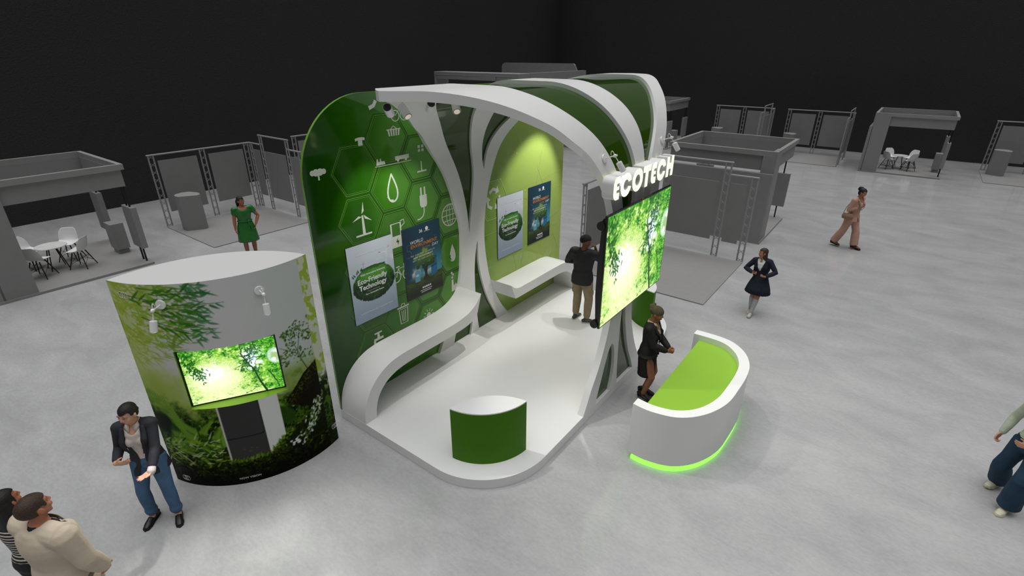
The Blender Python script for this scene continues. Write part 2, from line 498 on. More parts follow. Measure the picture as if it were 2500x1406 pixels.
# hexagon print lines + icons (flat artwork on the wall)
HEXL = mat('print_light_green_line', rgb(92, 146, 52), .3)
HEXR = mat('print_pale_green_line', rgb(178, 202, 118), .3)
HEXD = mat('print_dark_green_line', rgb(40, 84, 18), .3)
ICON = mat('print_white_icon', rgb(205, 212, 196), .4, noise=.06, nscale=60)
class Flat:
    """2D artwork on the wall plane (y, z)"""
    def __init__(s, x): s.mb = MB(); s.x = x; s.q = 0
    def poly(s, pts, m=0, dx=0.):
        s.q += 1; dx += s.q * 4e-6
        s.mb.add([(s.x + dx, p[0], p[1]) for p in pts], [list(range(len(pts)))], m)
    def stroke(s, pts, w, m=0, closed=False, dx=0.):
        n = len(pts); L = []; Rr = []
        for i in range(n):
            a = pts[i - 1] if (closed or i > 0) else pts[i]; c = pts[(i + 1) % n] if (closed or i < n - 1) else pts[i]
            d = (c[0] - a[0], c[1] - a[1]); l = math.hypot(*d) or 1
            nx, ny = -d[1] / l * w / 2, d[0] / l * w / 2
            L.append((pts[i][0] + nx, pts[i][1] + ny)); Rr.append((pts[i][0] - nx, pts[i][1] - ny))
        for i in range(n if closed else n - 1):
            j = (i + 1) % n
            s.poly([L[i], L[j], Rr[j], Rr[i]], m, dx)
    def disc(s, cx, cy, r, m=0, n=16, dx=0.): s.poly([(cx + r * math.cos(2 * PI * k / n), cy + r * math.sin(2 * PI * k / n)) for k in range(n)], m, dx)
    def ring(s, cx, cy, r, w, m=0, n=24, sx=1., dx=0.): s.stroke([(cx + r * sx * math.cos(2 * PI * k / n), cy + r * math.sin(2 * PI * k / n)) for k in range(n)], w, m, True, dx)

hx = Flat(XG + .0015)
def hexpts(cy, cz, r): return [(cy + r * math.cos(PI / 3 * k), cz + r * math.sin(PI / 3 * k)) for k in range(6)]
A = .39
for ci in range(-3, 5):
    for ri in range(-5, 4):
        cy = 4.75 + ci * 1.5 * A; cz = 3.24 + ri * math.sqrt(3) * A + (0 if ci % 2 == 0 else math.sqrt(3) * A / 2)
        if cz > 4.15 or cz < .35 or cy < 3.7 or cy > 6.15: continue
        if cy < 4.1 and cz > 3.75: continue
        hx.stroke(hexpts(cy, cz, A * .985), .012, 1, True)
        hx.stroke(hexpts(cy, cz, A * .935), .009, 0, True)
        hx.stroke(hexpts(cy, cz, A * .90), .009, 1, True); hx.stroke(hexpts(cy, cz, A * .87), .006, 0, True)
for cy, cz, r, w in ((7.05, 2.56, .40, .014), (7.05, 2.56, .36, .006), (8.9, 1.0, .42, .012), (6.95, 1.62, .38, .010), (8.95, 2.95, .52, .009), (8.15, 4.0, .6, .008)):
    hx.stroke([p for p in hexpts(cy, cz, r) if p[0] < 9.39], w, 2, all(p[0] < 9.39 for p in hexpts(cy, cz, r)))
for a, b in (((7.45, 2.56), (8.3, 2.3)), ((8.3, 2.3), (9.38, 2.42)), ((7.9, .98), (8.6, 3.2)), ((7.4, 2.2), (7.75, 1.0)), ((8.0, 2.62), (9.38, 2.75)), ((8.85, 1.75), (9.38, 1.85))):
    hx.stroke([a, b], .007, 2)
for y, z in ((7.26, 2.9), (7.98, 1.9), (8.02, 2.55), (7.75, 3.3), (9.1, 1.6)): hx.disc(y, z, .022, 2)
hx.mb.build('printed_hexagons', [HEXL, HEXD, HEXR], gwo, fix=False)

ic = Flat(XG + .003)
def drop(y, z, k, fill):
    pts = []
    for i in range(28):
        t = 2 * PI * i / 28
        pts.append((y + k * .62 * math.sin(t) * (math.sin(t / 2) ** 1.3), z + k * math.cos(t)))
    if fill: ic.poly(pts[::-1]); ic.stroke([(y - .25 * k, z - .75 * k), (y - .42 * k, z - .45 * k), (y - .38 * k, z - .15 * k)], .02 * k / .15, 1, dx=.001)
    else: ic.stroke(pts, .026, 0, True)
drop(4.76, 3.23, .20, False); ic.stroke([(4.66, 3.12), (4.70, 3.06), (4.76, 3.05)], .022)
drop(5.92, 1.89, .16, True)
y, z = 5.34, 2.98                                                  # plug
ic.poly([(y - .075, z - .12), (y - .05, z - .16), (y + .05, z - .16), (y + .075, z - .12), (y + .075, z + .03), (y - .075, z + .03)]); ic.poly([(y - .055, z + .03), (y - .02, z + .03), (y - .02, z + .15), (y - .055, z + .15)]); ic.poly([(y + .02, z + .03), (y + .055, z + .03), (y + .055, z + .15), (y + .02, z + .15)])
ic.stroke([(y, z - .15), (y, z - .24), (y - .03, z - .30), (y - .09, z - .33), (y - .15, z - .335)], .022)
def turbine(y, z, k, pole=1.):
    ic.poly([(y - .014 * k, z), (y + .014 * k, z), (y + .025 * k, z - .27 * k * pole), (y - .025 * k, z - .27 * k * pole)])
    for a in (80, 200, 325):
        c, s_ = math.cos(math.radians(a)), math.sin(math.radians(a))
        ic.poly([(y + c * .015 - s_ * .016 * k, z + s_ * .015 + c * .016 * k), (y + c * .06 * k + s_ * .022 * k, z + s_ * .06 * k - c * .022 * k), (y + c * .19 * k, z + s_ * .19 * k)])
turbine(4.19, 2.96, 1.); ic.poly([(4.05, 2.67), (4.32, 2.67), (4.32, 2.695), (4.05, 2.695)])
y, z = 4.76, 2.53                                                  # charging pump
ic.stroke([(y - .10, z - .2), (y - .10, z + .17), (y + .08, z + .17), (y + .08, z - .2)], .03); ic.poly([(y - .12, z - .2), (y + .11, z - .2), (y + .11, z - .02), (y - .12, z - .02)]); ic.poly([(y, z - .17), (y + .035, z - .1), (y + .005, z - .1), (y + .01, z - .05), (y - .03, z - .12), (y, z - .12)], 1, .001)
ic.stroke([(y + .09, z + .1), (y + .16, z + .14), (y + .15, z + .2), (y + .08, z + .19)], .014)
y, z = 5.9, 2.56                                                   # globe
ic.ring(y, z, .18, .02); ic.ring(y, z, .18, .013, sx=.42); ic.stroke([(y, z - .18), (y, z + .18)], .013)
for dz in (-.09, 0, .09): ic.stroke([(y - math.sqrt(.0324 - dz * dz), z + dz), (y + math.sqrt(.0324 - dz * dz), z + dz)], .013)
y, z = 4.78, 1.86                                                  # bicycle
for d in (-.11, .11): ic.ring(y + d, z, .085, .016)
ic.stroke([(y - .11, z), (y - .06, z + .13), (y + .06, z + .13), (y, z), (y - .06, z + .13)], .014); ic.stroke([(y + .11, z), (y + .06, z + .13), (y + .05, z + .18), (y + .1, z + .18)], .014); ic.stroke([(y - .1, z + .16), (y - .03, z + .16)], .02)
y, z = 4.74, 1.22                                                  # bin
ic.stroke([(y - .09, z + .08), (y - .07, z - .17), (y + .07, z - .17), (y + .09, z + .08)], .018, 0, True); ic.poly([(y - .12, z + .1), (y + .12, z + .1), (y + .12, z + .125), (y - .12, z + .125)]); ic.stroke([(y - .04, z + .13), (y - .03, z + .165), (y + .03, z + .165), (y + .04, z + .13)], .014)
for d in (-.035, 0, .035): ic.stroke([(y + d, z + .05), (y + d * .8, z - .14)], .012)
y, z = 5.27, .965                                                  # bulb
ic.disc(y, z, .05)
for a in range(0, 181, 36): ic.stroke([(y + .07 * math.cos(math.radians(a)), z + .07 * math.sin(math.radians(a))), (y + .12 * math.cos(math.radians(a)), z + .12 * math.sin(math.radians(a)))], .014)
y, z = 4.21, 1.0                                                   # tap
ic.poly([(y - .09, z - .02), (y + .09, z - .02), (y + .09, z + .02), (y - .09, z + .02)]); ic.poly([(y - .025, z + .02), (y + .025, z + .02), (y + .02, z + .09), (y - .02, z + .09)]); ic.poly([(y - .07, z + .09), (y + .07, z + .09), (y + .07, z + .115), (y - .07, z + .115)]); ic.poly([(y - .1, z - .08), (y - .06, z - .08), (y - .06, z - .01), (y - .1, z - .01)])
y, z = 5.95, 1.3                                                   # factory
ic.poly([(y - .1, z - .12), (y + .08, z - .12), (y + .08, z + .02), (y + .02, z - .02), (y + .02, z + .02), (y - .04, z - .02), (y - .05, z + .1), (y - .09, z + .1)])
for a, b in ((-.07, .14), (-.05, .19), (-.08, .23)): ic.disc(y + a, z + b, .022)
y, z = 4.30, 3.93                                                  # shirt
ic.poly([(y - .035, z - .05), (y + .035, z - .05), (y + .035, z + .02), (y + .075, z + .01), (y + .08, z + .045), (y + .03, z + .055), (y - .03, z + .055), (y - .08, z + .045), (y - .075, z + .01), (y - .035, z + .02)])
y, z = 4.88, 3.99                                                  # basket
for d in (-.08, -.04, 0, .04, .08): ic.poly([(y + d - .013, z - .05), (y + d + .013, z - .05), (y + d * 1.2 + .015, z + .03), (y + d * 1.2 - .015, z + .03)])
ic.poly([(y - .13, z + .03), (y + .13, z + .03), (y + .12, z + .045), (y - .12, z + .045)]); ic.stroke([(y - .05, z + .045), (y, z + .08), (y + .05, z + .045)], .012)
y, z = 3.62, 3.645                                                 # tree
for d, r in ((-.08, .035), (-.03, .045), (.03, .045), (.08, .035)): ic.disc(y + d, z, r)
ic.poly([(y - .012, z - .1), (y + .012, z - .1), (y + .012, z), (y - .012, z)])
y, z = 4.62, 3.625                                                 # works + truck
ic.poly([(y - .1, z - .045), (y + .06, z - .045), (y + .05, z + .0), (y - .01, z + .005), (y - .01, z + .04), (y - .03, z + .04), (y - .035, z), (y - .06, z), (y - .065, z + .04), (y - .085, z + .04)])
y = 4.98; ic.poly([(y - .12, z - .02), (y + .14, z - .02), (y + .14, z + .035), (y - .12, z + .035)]); ic.disc(y - .07, z - .025, .022); ic.disc(y + .08, z - .025, .022); ic.stroke([(4.5, 3.565), (5.16, 3.565)], .008)
y, z = 5.35, 3.42                                                  # lamp post
ic.poly([(y - .09, z - .06), (y + .1, z - .06), (y + .1, z - .035), (y - .09, z - .035)]); ic.poly([(y - .012, z - .04), (y + .012, z - .04), (y + .012, z + .1), (y - .012, z + .1)])
for dy, dz in ((-.035, .035), (.035, .035), (-.035, -.02), (.035, -.02)): ic.poly([(5.36 + dy - .025, 3.7 + dz - .02), (5.36 + dy + .025, 3.7 + dz - .02), (5.36 + dy + .02, 3.7 + dz + .02), (5.36 + dy - .02, 3.7 + dz + .02)])
ic.ring(4.93, 4.2, .07, .012); ic.ring(5.09, 4.2, .07, .012); ic.stroke([(4.93, 4.2), (5.0, 4.27), (5.09, 4.2)], .01)
ic.stroke([(4.5, 4.33), (4.58, 4.36), (4.62, 4.42)], .05)
y, z = 7.05, 2.58                                                  # recycling arrows
for k in range(3):
    a = PI / 2 + k * 2 * PI / 3
    p0 = (y + .17 * math.cos(a + .75), z + .17 * math.sin(a + .75)); p1 = (y + .19 * math.cos(a + .1), z + .19 * math.sin(a + .1)); p2 = (y + .17 * math.cos(a - .45), z + .17 * math.sin(a - .45))
    ic.stroke([p0, p1, p2], .06)
    ic.poly([(y + .26 * math.cos(a - .42), z + .26 * math.sin(a - .42)), (y + .09 * math.cos(a - .5), z + .09 * math.sin(a - .5)), (y + .19 * math.cos(a - .95), z + .19 * math.sin(a - .95))])
ic.stroke([(8.78, .78), (8.80, .95), (8.9, 1.06), (9.0, 1.1), (8.99, .98), (8.9, .86), (8.78, .78)], .012); ic.stroke([(8.8, .8), (8.92, .99)], .01)
ic.mb.build('printed_icons', [ICON, HEXD], gwo, fix=False)

# bench counters (ribbons that grow out of the tree)
def ribbon(name, out, inn, x0, x1):
    pts = list(out) + list(inn)[::-1]
    n = len(out); mb = MB()
    V = [(x1, p[0], p[1]) for p in pts] + [(x0, p[0], p[1]) for p in pts]; N = len(pts)
    F = [[i, (i + 1) % N, N + (i + 1) % N, N + i] for i in range(N)]
    # front / back faces as quads between the outer and inner line
    for i in range(n - 1):
        a, b, c, d = i, i + 1, N - 2 - i, N - 1 - i
        F.append([a, b, c, d]); F.append([N + a, N + d, N + c, N + b])
    mb.add(V, F)
    return mb.build(name, WHITE, None, 35)
def resample(P, n):
    P = np.array(P, float); d = np.r_[0, np.cumsum(np.hypot(*np.diff(P, axis=0).T))]
    fx = spline(d, P[:, 0]); fz = spline(d, P[:, 1]); t = np.linspace(0, d[-1], n)
    return [(float(fx(u)), float(fz(u))) for u in t]
b_out = [(3.402, .15), (3.413, .3), (3.47, .496), (3.571, .662), (3.732, .81), (3.93, .905), (4.15, .942), (4.45, .948), (4.9, .948), (5.3, .95), (5.5, .968), (5.70, 1.015), (5.876, 1.114), (5.997, 1.242)]
b_in = [(3.602, .15), (3.625, .326), (3.706, .509), (3.827, .628), (4.02, .715), (4.238, .748), (4.55, .755), (4.8, .757), (5.0, .757), (5.25, .76), (5.4, .765), (5.55, .775), (5.70, .80), (5.873, .88)]
own(ribbon('display_counter', resample(b_out, 56), resample(b_in, 56), -5.74, -5.19), 'long curved white counter on the left, rising from the stage front below two posters', 'counter', 'white counters along the green wall')
c_out = [(12.8 - p[0], p[1]) for p in b_out[:9]][::-1]
c_in = [(12.8 - p[0], p[1]) for p in b_in[:9]][::-1]
c_out = [(6.855, 1.075), (6.91, 1.03), (6.98, .985), (7.07, .955), (7.3, .948)] + [p for p in c_out if p[0] > 7.6]
c_in = [(6.985, .765), (7.02, .76), (7.1, .758), (7.2, .757), (7.4, .757)] + [p for p in c_in if p[0] > 7.6]
own(ribbon('display_counter', resample(c_out, 56), resample(c_in, 56), -5.74, -5.19), 'shorter white counter at the rear with a cut front end, behind the arch trunk', 'counter', 'white counters along the green wall')

# lens-shaped podiums
def lens(p, q, sag, n=18):
    p = Vector((*p, 0)); q = Vector((*q, 0)); L = (q - p).length; d = (q - p) / L; nr = Vector((d.y, -d.x, 0))
    R = (L * L / 4 + sag * sag) / (2 * sag); out = []
    for sgn in (1, -1):
        for i in range(n):
            t = L * i / n if sgn > 0 else L * (1 - i / n)
            h = math.sqrt(max(0, R * R - (t - L / 2) ** 2)) - (R - sag)
            out.append(tuple((p + d * t + nr * h * sgn)[:2]))
    return out
def podium(p, q, label):
    o = empty('display_podium', (0, 0, .15), 0, label, 'podium', 'lens-shaped podiums on the stage')
    pts = lens(p, q, .185)
    MB().prism(pts, 'z', 0, .785).build('body', GREEN_P, o, 30)
    MB().prism(pts, 'z', .785, .80).build('top', WHITE_S, o, 30)
podium((-3.745, 3.665), (-3.065, 4.37), 'dark green lens-shaped podium with a white top at the front of the white stage')
podium((-3.065, 8.43), (-3.745, 9.135), 'green lens-shaped podium at the rear of the stage behind the big screen')

# ------------------------------------------------------------------ posters
TXW = mat('print_white_text', (.85, .85, .85), .5)
TXO = mat('print_orange_text', rgb(205, 130, 50), .5)
TXT = mat('print_teal_outline', rgb(70, 120, 140), .5)
def poster_eco(n=(140, 200)):
    c = Canvas(.8, 1.19, n[0], n[1], (176, 190, 205))
    X, Y = c.x, c.y
    c.img = mixc(c.img, (205, 214, 224), sm(.5, 1.0, Y)); c.img = mixc(c.img, (148, 166, 188), 1 - sm(0, .5, Y))
    cl = fbm(X * 6, Y * 9, 3); c.img = mixc(c.img, (238, 241, 245), sm(.5, .72, cl) * np.exp(-((Y - .78) / .1) ** 2) * .9)
    c.blob(.41, .56, .385, .275, (16, 46, 16), 1, .05, .05, 5, 16)
    w = np.exp(-(((X - .41) / .34) ** 2 + ((Y - .70) / .12) ** 2) ** 2)
    gr = fbm(X * 45, Y * 45, 9)
    inb = (((X - .41) / .375) ** 2 + ((Y - .56) / .265) ** 2) < 1
    c.img = np.where((inb & (gr > .52))[..., None], c.img + np.array([.05, .14, .04]), c.img)
    c.img = mixc(c.img, (84, 158, 52), np.clip(w * inb * (.55 + gr), 0, 1))
    for k in range(34):
        a = random.uniform(PI * 1.02, PI * 1.98); c.blob(.41 + .36 * math.cos(a), .56 + .25 * math.sin(a), .03, .03, (10, 30, 10), 1, .3, .3, k, 60)
    for k in range(16): c.blob(.2 + .42 * random.random(), .80 + .012 * random.random(), .03, .018, (44, 92, 32), 1, .3, .3, k, 60)
    c.line(.66, .76, .665, .96, .008, (225, 228, 232))
    for a in (60, 165, 285): c.line(.665, .96, .665 + .14 * math.cos(math.radians(a)), .96 + .09 * math.sin(math.radians(a)), .012, (235, 236, 240), 1, .004)
    for a in (60, 165): c.line(.665 + .1 * math.cos(math.radians(a)), .96 + .064 * math.sin(math.radians(a)), .665 + .13 * math.cos(math.radians(a)), .96 + .083 * math.sin(math.radians(a)), .008, (190, 40, 40))
    c.line(.25, .8, .255, .92, .005, (120, 130, 140)); c.line(.235, .89, .275, .89, .005, (120, 130, 140))
    for k in range(5): c.leaf(.07 + .03 * k, .72 + .02 * k, random.uniform(.8, 2.4), .06, .02, (40, 80, 40))
    return c
def poster_env(n=(140, 200)):
    c = Canvas(.8, 1.19, n[0], n[1], (22, 62, 82))
    X, Y = c.x, c.y
    c.img = mixc(c.img, (70, 150, 165), (1 - sm(.35, .95, Y)) * sm(.1, .7, X + .25)); c.img = mixc(c.img, (16, 44, 66), (1 - sm(.0, .35, X)) * .8)
    cl = fbm(X * 5, Y * 8, 21); c.img = mixc(c.img, (226, 214, 205), sm(.48, .66, cl) * np.exp(-((Y - .42) / .07) ** 2)); c.img = mixc(c.img, (235, 205, 190), sm(.5, .7, cl) * np.exp(-((Y - .98) / .06) ** 2 - ((X - .76) / .1) ** 2))
    g = 1 - sm(.27, .30, Y - .06 * X); c.img = mixc(c.img, (62, 84, 26), g); c.img = mixc(c.img, (12, 22, 12), g * (1 - sm(.05, .26, Y)))
    c.img = mixc(c.img, (22, 36, 14), g * sm(.5, .62, fbm(X * 9, Y * 40, 5)) * .6)
    c.poly([(.55, .27), (.69, .30), (.69, .6), (.55, .56)], (18, 110, 160)); c.poly([(.55, .42), (.69, .44), (.69, .46), (.55, .44)], (10, 50, 80)); c.poly([(.19, .26), (.30, .26), (.30, .45), (.19, .44)], (96, 160, 190)); c.blob(.245, .37, .05, .03, (220, 225, 230), .8, .6)
    c.poly([(.36, .25), (.52, .25), (.46, .33), (.47, .44), (.55, .52), (.5, .53), (.44, .47), (.41, .52), (.34, .54), (.39, .45), (.41, .34)], (44, 32, 22))
    rnd = random.Random(4)
    for k in range(70):
        a, r = rnd.uniform(0, 2 * PI), math.sqrt(rnd.random()); x, y = .42 + .23 * r * math.cos(a), .62 + .145 * r * math.sin(a) - .1 * abs(r * math.cos(a)) * .5
        hgh = (y - .5) / .27; c.blob(x, y, .045, .032, (int(40 + 90 * hgh), int(70 + 100 * hgh), int(18 + 22 * hgh)), .95, .4, .4, k, 50)
    return c
def poster_mesh(c):
    ny, nx = c.x.shape
    P = np.stack([np.full_like(c.x, .012), c.x - .4, c.y], -1)
    return grid_mesh('poster_print', P, s2l(c.img))
PRINT = mat_attr('poster_print_paper', .28, 1.45)
PBACK = mat('poster_board', (.05, .07, .1), .4)
ME_ECO, ME_ENV = poster_mesh(poster_eco()), poster_mesh(poster_env())
def MT(y, z, x=.0145):   # text plane facing +x, reading along +y
    return Matrix(((0, 0, 1, x), (1, 0, 0, y), (0, 1, 0, z), (0, 0, 0, 1)))
ME_ECO.materials.append(PRINT); ME_ENV.materials.append(PRINT)
def poster(kind, yc, label):
    o = empty('poster', (XG + .002, yc, 1.38), 0, label, 'poster', 'posters on the green wall')
    MB().box(0, .011, -.4, .4, 0, 1.19).build('board', PBACK, o)
    p = bpy.data.objects.new('printed_sheet', ME_ECO if kind == 'eco' else ME_ENV); COL.objects.link(p); p.parent = o
    return o
def tx(o, body, size, y, z, m=TXW, **k): return text_mesh(body, size, o, 'lettering', MT(y, z), m, **k)
p1 = poster('eco', 4.24, 'pale blue Eco-Friendly Technology poster with a green planet, near the stage front')
tx(p1, 'Eco-Friendly', .105, -.02, .60, off=.0025); tx(p1, 'Technology', .105, -.02, .50, off=.0025); tx(p1, 'With Innovative Solutions', .042, 0, .715, off=.0008); tx(p1, 'For a Sustainable Future', .034, 0, .41, off=.0008); tx(p1, 'Reduce Your Carbon Footprint', .043, 0, 1.03, off=.0003); tx(p1, 'Innovative Solutions for a Sustainable Future', .033, 0, .13, off=.0003)
MB().add([(.0145, -.13, .458), (.0145, .09, .458), (.0145, .09, .461), (.0145, -.13, .461)], [(0, 1, 2, 3)]).build('lettering', TXW, p1)
p2 = poster('env', 5.24, 'dark teal WORLD ENVIRONMENT DAY poster with a tree, nearer the stage front')
tx(p2, 'WORLD', .075, -.12, .915, shear=.15); tx(p2, 'ENVIRONMENT', .082, .03, .845, TXO, shear=.15, off=.001); tx(p2, 'DAY', .07, .27, .775, shear=.15); tx(p2, '5th JUNE', .045, .07, .785, TXO, shear=.15)
tx(p2, 'WE CAN NOT GENERATE', .035, 0, .71, spacing=1.35); tx(p2, 'NEW ENVIRONMENT', .035, 0, .665, spacing=1.35, off=.001); tx(p2, 'BUT WE CAN SAVE IT.', .035, 0, .62, spacing=1.35)
tx(p2, '36', .075, -.02, 1.06, off=.001); tx(p2, '5', .34, -.29, .70, TXT, off=-.012)
fl_ = Flat(.0145); fl_.disc(.11, 1.1, .032); fl_.stroke([(.05, 1.06), (.17, 1.06)], .008)
for k in range(5): fl_.poly([(-.07 + .04 * k, .115), (-.04 + .04 * k, .115), (-.04 + .04 * k, .145), (-.07 + .04 * k, .145)])
fl_.stroke([(-.12, .085), (.14, .085)], .01); fl_.stroke([(-.1, .055), (.12, .055)], .01)
fl_.stroke([(.2, .56), (.22, .55), (.24, .565)], .006, 1); fl_.stroke([(.25, .585), (.27, .575), (.29, .59)], .006, 1); fl_.stroke([(.22, .60), (.24, .59), (.26, .6)], .006, 1)
fl_.mb.build('logo', [TXW, BLACK], p2, fix=False)
for src, yc, lab in ((p1, 7.545, 'pale blue Eco-Friendly Technology poster with a green planet, above the rear counter'), (p2, 8.535, 'dark teal WORLD ENVIRONMENT DAY poster with a tree, above the rear counter')):
    c = copy_tree(src); c.location.y = yc; c['label'] = lab

# ------------------------------------------------------------------ screens
def forest(w, h, nx, ny):
    c = Canvas(w, h, nx, ny, (186, 226, 104)); k = 1 / w; rnd = random.Random(3)
    X, Y = c.x * k, c.y / h
    U, V = X * .8 + Y * .45, Y * .7 - X * .4
    n1 = fbm(U * 9, V * 9, 1); n2 = fbm(U * 46, V * 52, 2, 4); n3 = fbm(U * 22 + 3, V * 24, 7); n4 = fbm(U * 90, V * 100, 17, 2)
    glow = np.sqrt(((X - .30) / .40) ** 2 + ((Y - .40) / .45) ** 2)
    dark = sm(.35, 1.15, glow + (n1 - .5) * .8)
    c.img = mixc(c.img, (118, 192, 36), dark * .9); c.img = mixc(c.img, (236, 250, 170), sm(.50, .66, n2) * .85); c.img = mixc(c.img, (70, 156, 18), sm(.52, .66, n3) * dark * .9); c.img = mixc(c.img, (24, 102, 8), sm(.55, .68, n2 * .5 + n3 * .5) * sm(.5, 1.1, glow))
    c.img = mixc(c.img, (246, 255, 200), sm(.56, .7, n4) * .55)
    c.img = mixc(c.img, (255, 255, 226), (1 - sm(.25, .95, glow + (n2 - .5) * .9)) * .8)
    c.img = mixc(c.img, (255, 255, 250), 1 - sm(.35, .75, np.sqrt(((X - .26) / .27) ** 2 + ((Y - .52) / .22) ** 2) + (n2 - .5) * 1.3))
    c.img = mixc(c.img, (250, 255, 200), (1 - sm(.0, .34, Y + .3 * abs(X - .30) + (n2 - .5) * .4)) * .85)
    d = np.sqrt(((X - .72) / .13) ** 2 + ((Y - .70) / .28) ** 2) + (n2 - .5) * 1.6 + (n3 - .5)
    c.img = mixc(c.img, (232, 246, 255), 1 - sm(.55, .85, d))
    tp_ = 1 - sm(.06, .26, (1 - Y) + (n2 - .45) * .4 + .10 * np.exp(-((X - .42) / .2) ** 2)); c.img = mixc(c.img, (52, 142, 22), tp_ * .85); c.img = mixc(c.img, (12, 84, 6), tp_ * sm(.5, .64, n3) * .8)
    rt = sm(.78, .92, X + (n3 - .5) * .3); c.img = mixc(c.img, (44, 148, 18), rt * .75); c.img = mixc(c.img, (10, 86, 6), rt * sm(.52, .64, n2) * .8); c.img = mixc(c.img, (176, 236, 90), rt * sm(.56, .68, n4) * .7)
    for q in range(150):
        t = rnd.random(); x, y = (.02 + .16 * t + rnd.gauss(0, .03)), (.96 - .42 * t + rnd.gauss(0, .06) - .12 * rnd.random())
        if x < .0 or x > .26: continue
        c.leaf(x * w, y * h, rnd.uniform(-2.6, -.4), rnd.uniform(.025, .05) * w, rnd.uniform(.009, .016) * w, rnd.choice(((8, 62, 6), (14, 84, 8), (30, 112, 14))), .92)
    bl = (16, 46, 24)
    def L(x0, y0, x1, y1, a, b, n=5):
        px_, py_ = x0, y0
        for q in range(1, n + 1):
            t = q / n; qx, qy = x0 + (x1 - x0) * t + (rnd.gauss(0, .006) if q < n else 0), y0 + (y1 - y0) * t
            c.line(px_ * w, py_ * h, qx * w, qy * h, (a + (b - a) * (t - .5 / n)) * w, bl, .95); px_, py_ = qx, qy
    L(.62, 1, .625, .72, .008, .012); L(.625, .72, .72, .42, .014, .018); L(.70, .47, .80, .0, .013, .026); L(.63, .70, .74, .78, .010, .004); L(.72, .45, .76, .62, .007, .003); L(.66, .6, .5, .52, .009, .002); L(.78, .98, .75, .82, .006, .005); L(.86, .38, .93, .15, .010, .012); L(.93, .15, .95, .02, .010, .008); L(.70, .10, .55, .0, .005, .002); L(.67, .66, .60, .80, .006, .002); L(.72, .43, .66, .38, .006, .002)
    for q in range(150):
        x, y = rnd.choice(((.66, .66), (.70, .84), (.64, .58), (.77, .80), (.74, .44), (.69, .74), (.60, .5), (.8, .86))); c.leaf((x + rnd.gauss(0, .03)) * w, (y + rnd.gauss(0, .04)) * h, rnd.uniform(0, 6.3), rnd.uniform(.02, .045) * w, .013 * w, rnd.choice(((18, 60, 36), (24, 82, 34), (44, 112, 50))), .9)
    c.blob(.97 * w, .64 * h, .10 * w, .17 * h, (235, 246, 252), .75, .25); c.blob(.975 * w, .63 * h, .075 * w, .12 * h, (150, 186, 110), .8, .5); c.blob(.95 * w, .57 * h, .035 * w, .05 * h, (250, 253, 255), .9, .6); c.blob(.99 * w, .72 * h, .05 * w, .04 * h, (255, 255, 255), .6, .6)
    return c
SCREEN = mat_attr('lit_screen_picture', .25, 1.4, emit=1.15)
def screen(o, w, h, nx, ny, back):
    """parts of a flat screen facing local +x, centred on y, base at z=0"""
    b = .016
    MB().box(-.03, 0, -w / 2, w / 2, 0, h).build('bezel', BLACKG, o)
    c = forest(w - 2 * b, h - 2 * b, nx, ny)
    P = np.stack([np.full_like(c.x, .003), c.x - w / 2 + b, c.y + b], -1)
    me = grid_mesh('screen_picture', P, s2l(c.img)); me.materials.append(SCREEN)
    q = bpy.data.objects.new('screen', me); COL.objects.link(q); q.parent = o
    if back:
        m = MB(); pr = [(-.03, .02), (-.03, h - .02), (-.07, h - .05), (-.10, h * .62), (-.10, h * .3), (-.07, .05)]
        n = len(pr); V = []
        for y in (-w / 2 + .02, w / 2 - .02): V += [(p[0], y, p[1]) for p in pr]
        m.add(V, [[i, (i + 1) % n, n + (i + 1) % n, n + i] for i in range(n)] + [list(range(n)), list(range(2 * n - 1, n - 1, -1))])
        m.build('rear_housing', BLACK, o)
        for y, z in ((-w / 2 + .015, h - .13), (-w / 2 + .015, .05), (w / 2 - .015, h - .13)):
            MB().tube((-.075, y - .03, z), (-.075, y + .03, z), .055, n=18).build('corner_knob', BLACK, o, 40)
        MB().box(-.175, -.10, -.3, .3, h * .3, h * .65).build('wall_bracket', BLACK, o)
        MB().box(-.012, .001, -.025, .025, h, h + .012).build('indicator', mat('red_indicator', (.5, .02, .01), .4), o)
    return o
tv = screen(empty('large_screen', (-2.62, 6.35, 1.71), 0, 'large lit screen showing bright green forest canopy under the ECOTECH letters', 'screen'), 2.0, 1.52, 300, 230, True)

# ------------------------------------------------------------------ ECOTECH letters
sign = empty('illuminated_sign', (-2.78, 6.4, 3.385), 0, 'glowing ECOTECH letters mounted on the white arch above the large screen', 'sign')
LH = .28
def rrect(x0, x1, y0, y1, rl, n=8):
    return arc(x0 + rl, y0 + rl, rl, 180, 270, n) + [(x1, y0), (x1, y1)] + arc(x0 + rl, y1 - rl, rl, 90, 180, n)
def letter(outline, holes=(), mult=None):
    """outline/holes in (y,z); front at x=.155"""
    bm = bmesh.new(); D = .155
    def ring(p, x): return [bm.verts.new((x, a, b)) for a, b in p]
    loops = [outline] + list(holes); fr = []; bk = []; E = []
    for lp in loops:
        f, b = ring(lp, D), ring(lp, 0); n = len(lp)
        for i in range(n):
            j = (i + 1) % n
            fc = bm.faces.new((f[i], f[j], b[j], b[i])); fc.material_index = 1
        fr.append(f)
        for i in range(n): E.append(bm.edges.get((f[i], f[(i + 1) % n])))
    from mathutils.geometry import tessellate_polygon
    flat = [v for f in fr for v in f]
    for t in tessellate_polygon([[Vector((a, b, 0)) for a, b in lp] for lp in loops]):
        bm.faces.new([flat[i] for i in t]).material_index = 0
    bmesh.ops.recalc_face_normals(bm, faces=bm.faces)
    me = bpy.data.meshes.new('letter'); bm.to_mesh(me); bm.free()
    return link_mesh('letter', me, [SIGNF, WHITE_S], sign)
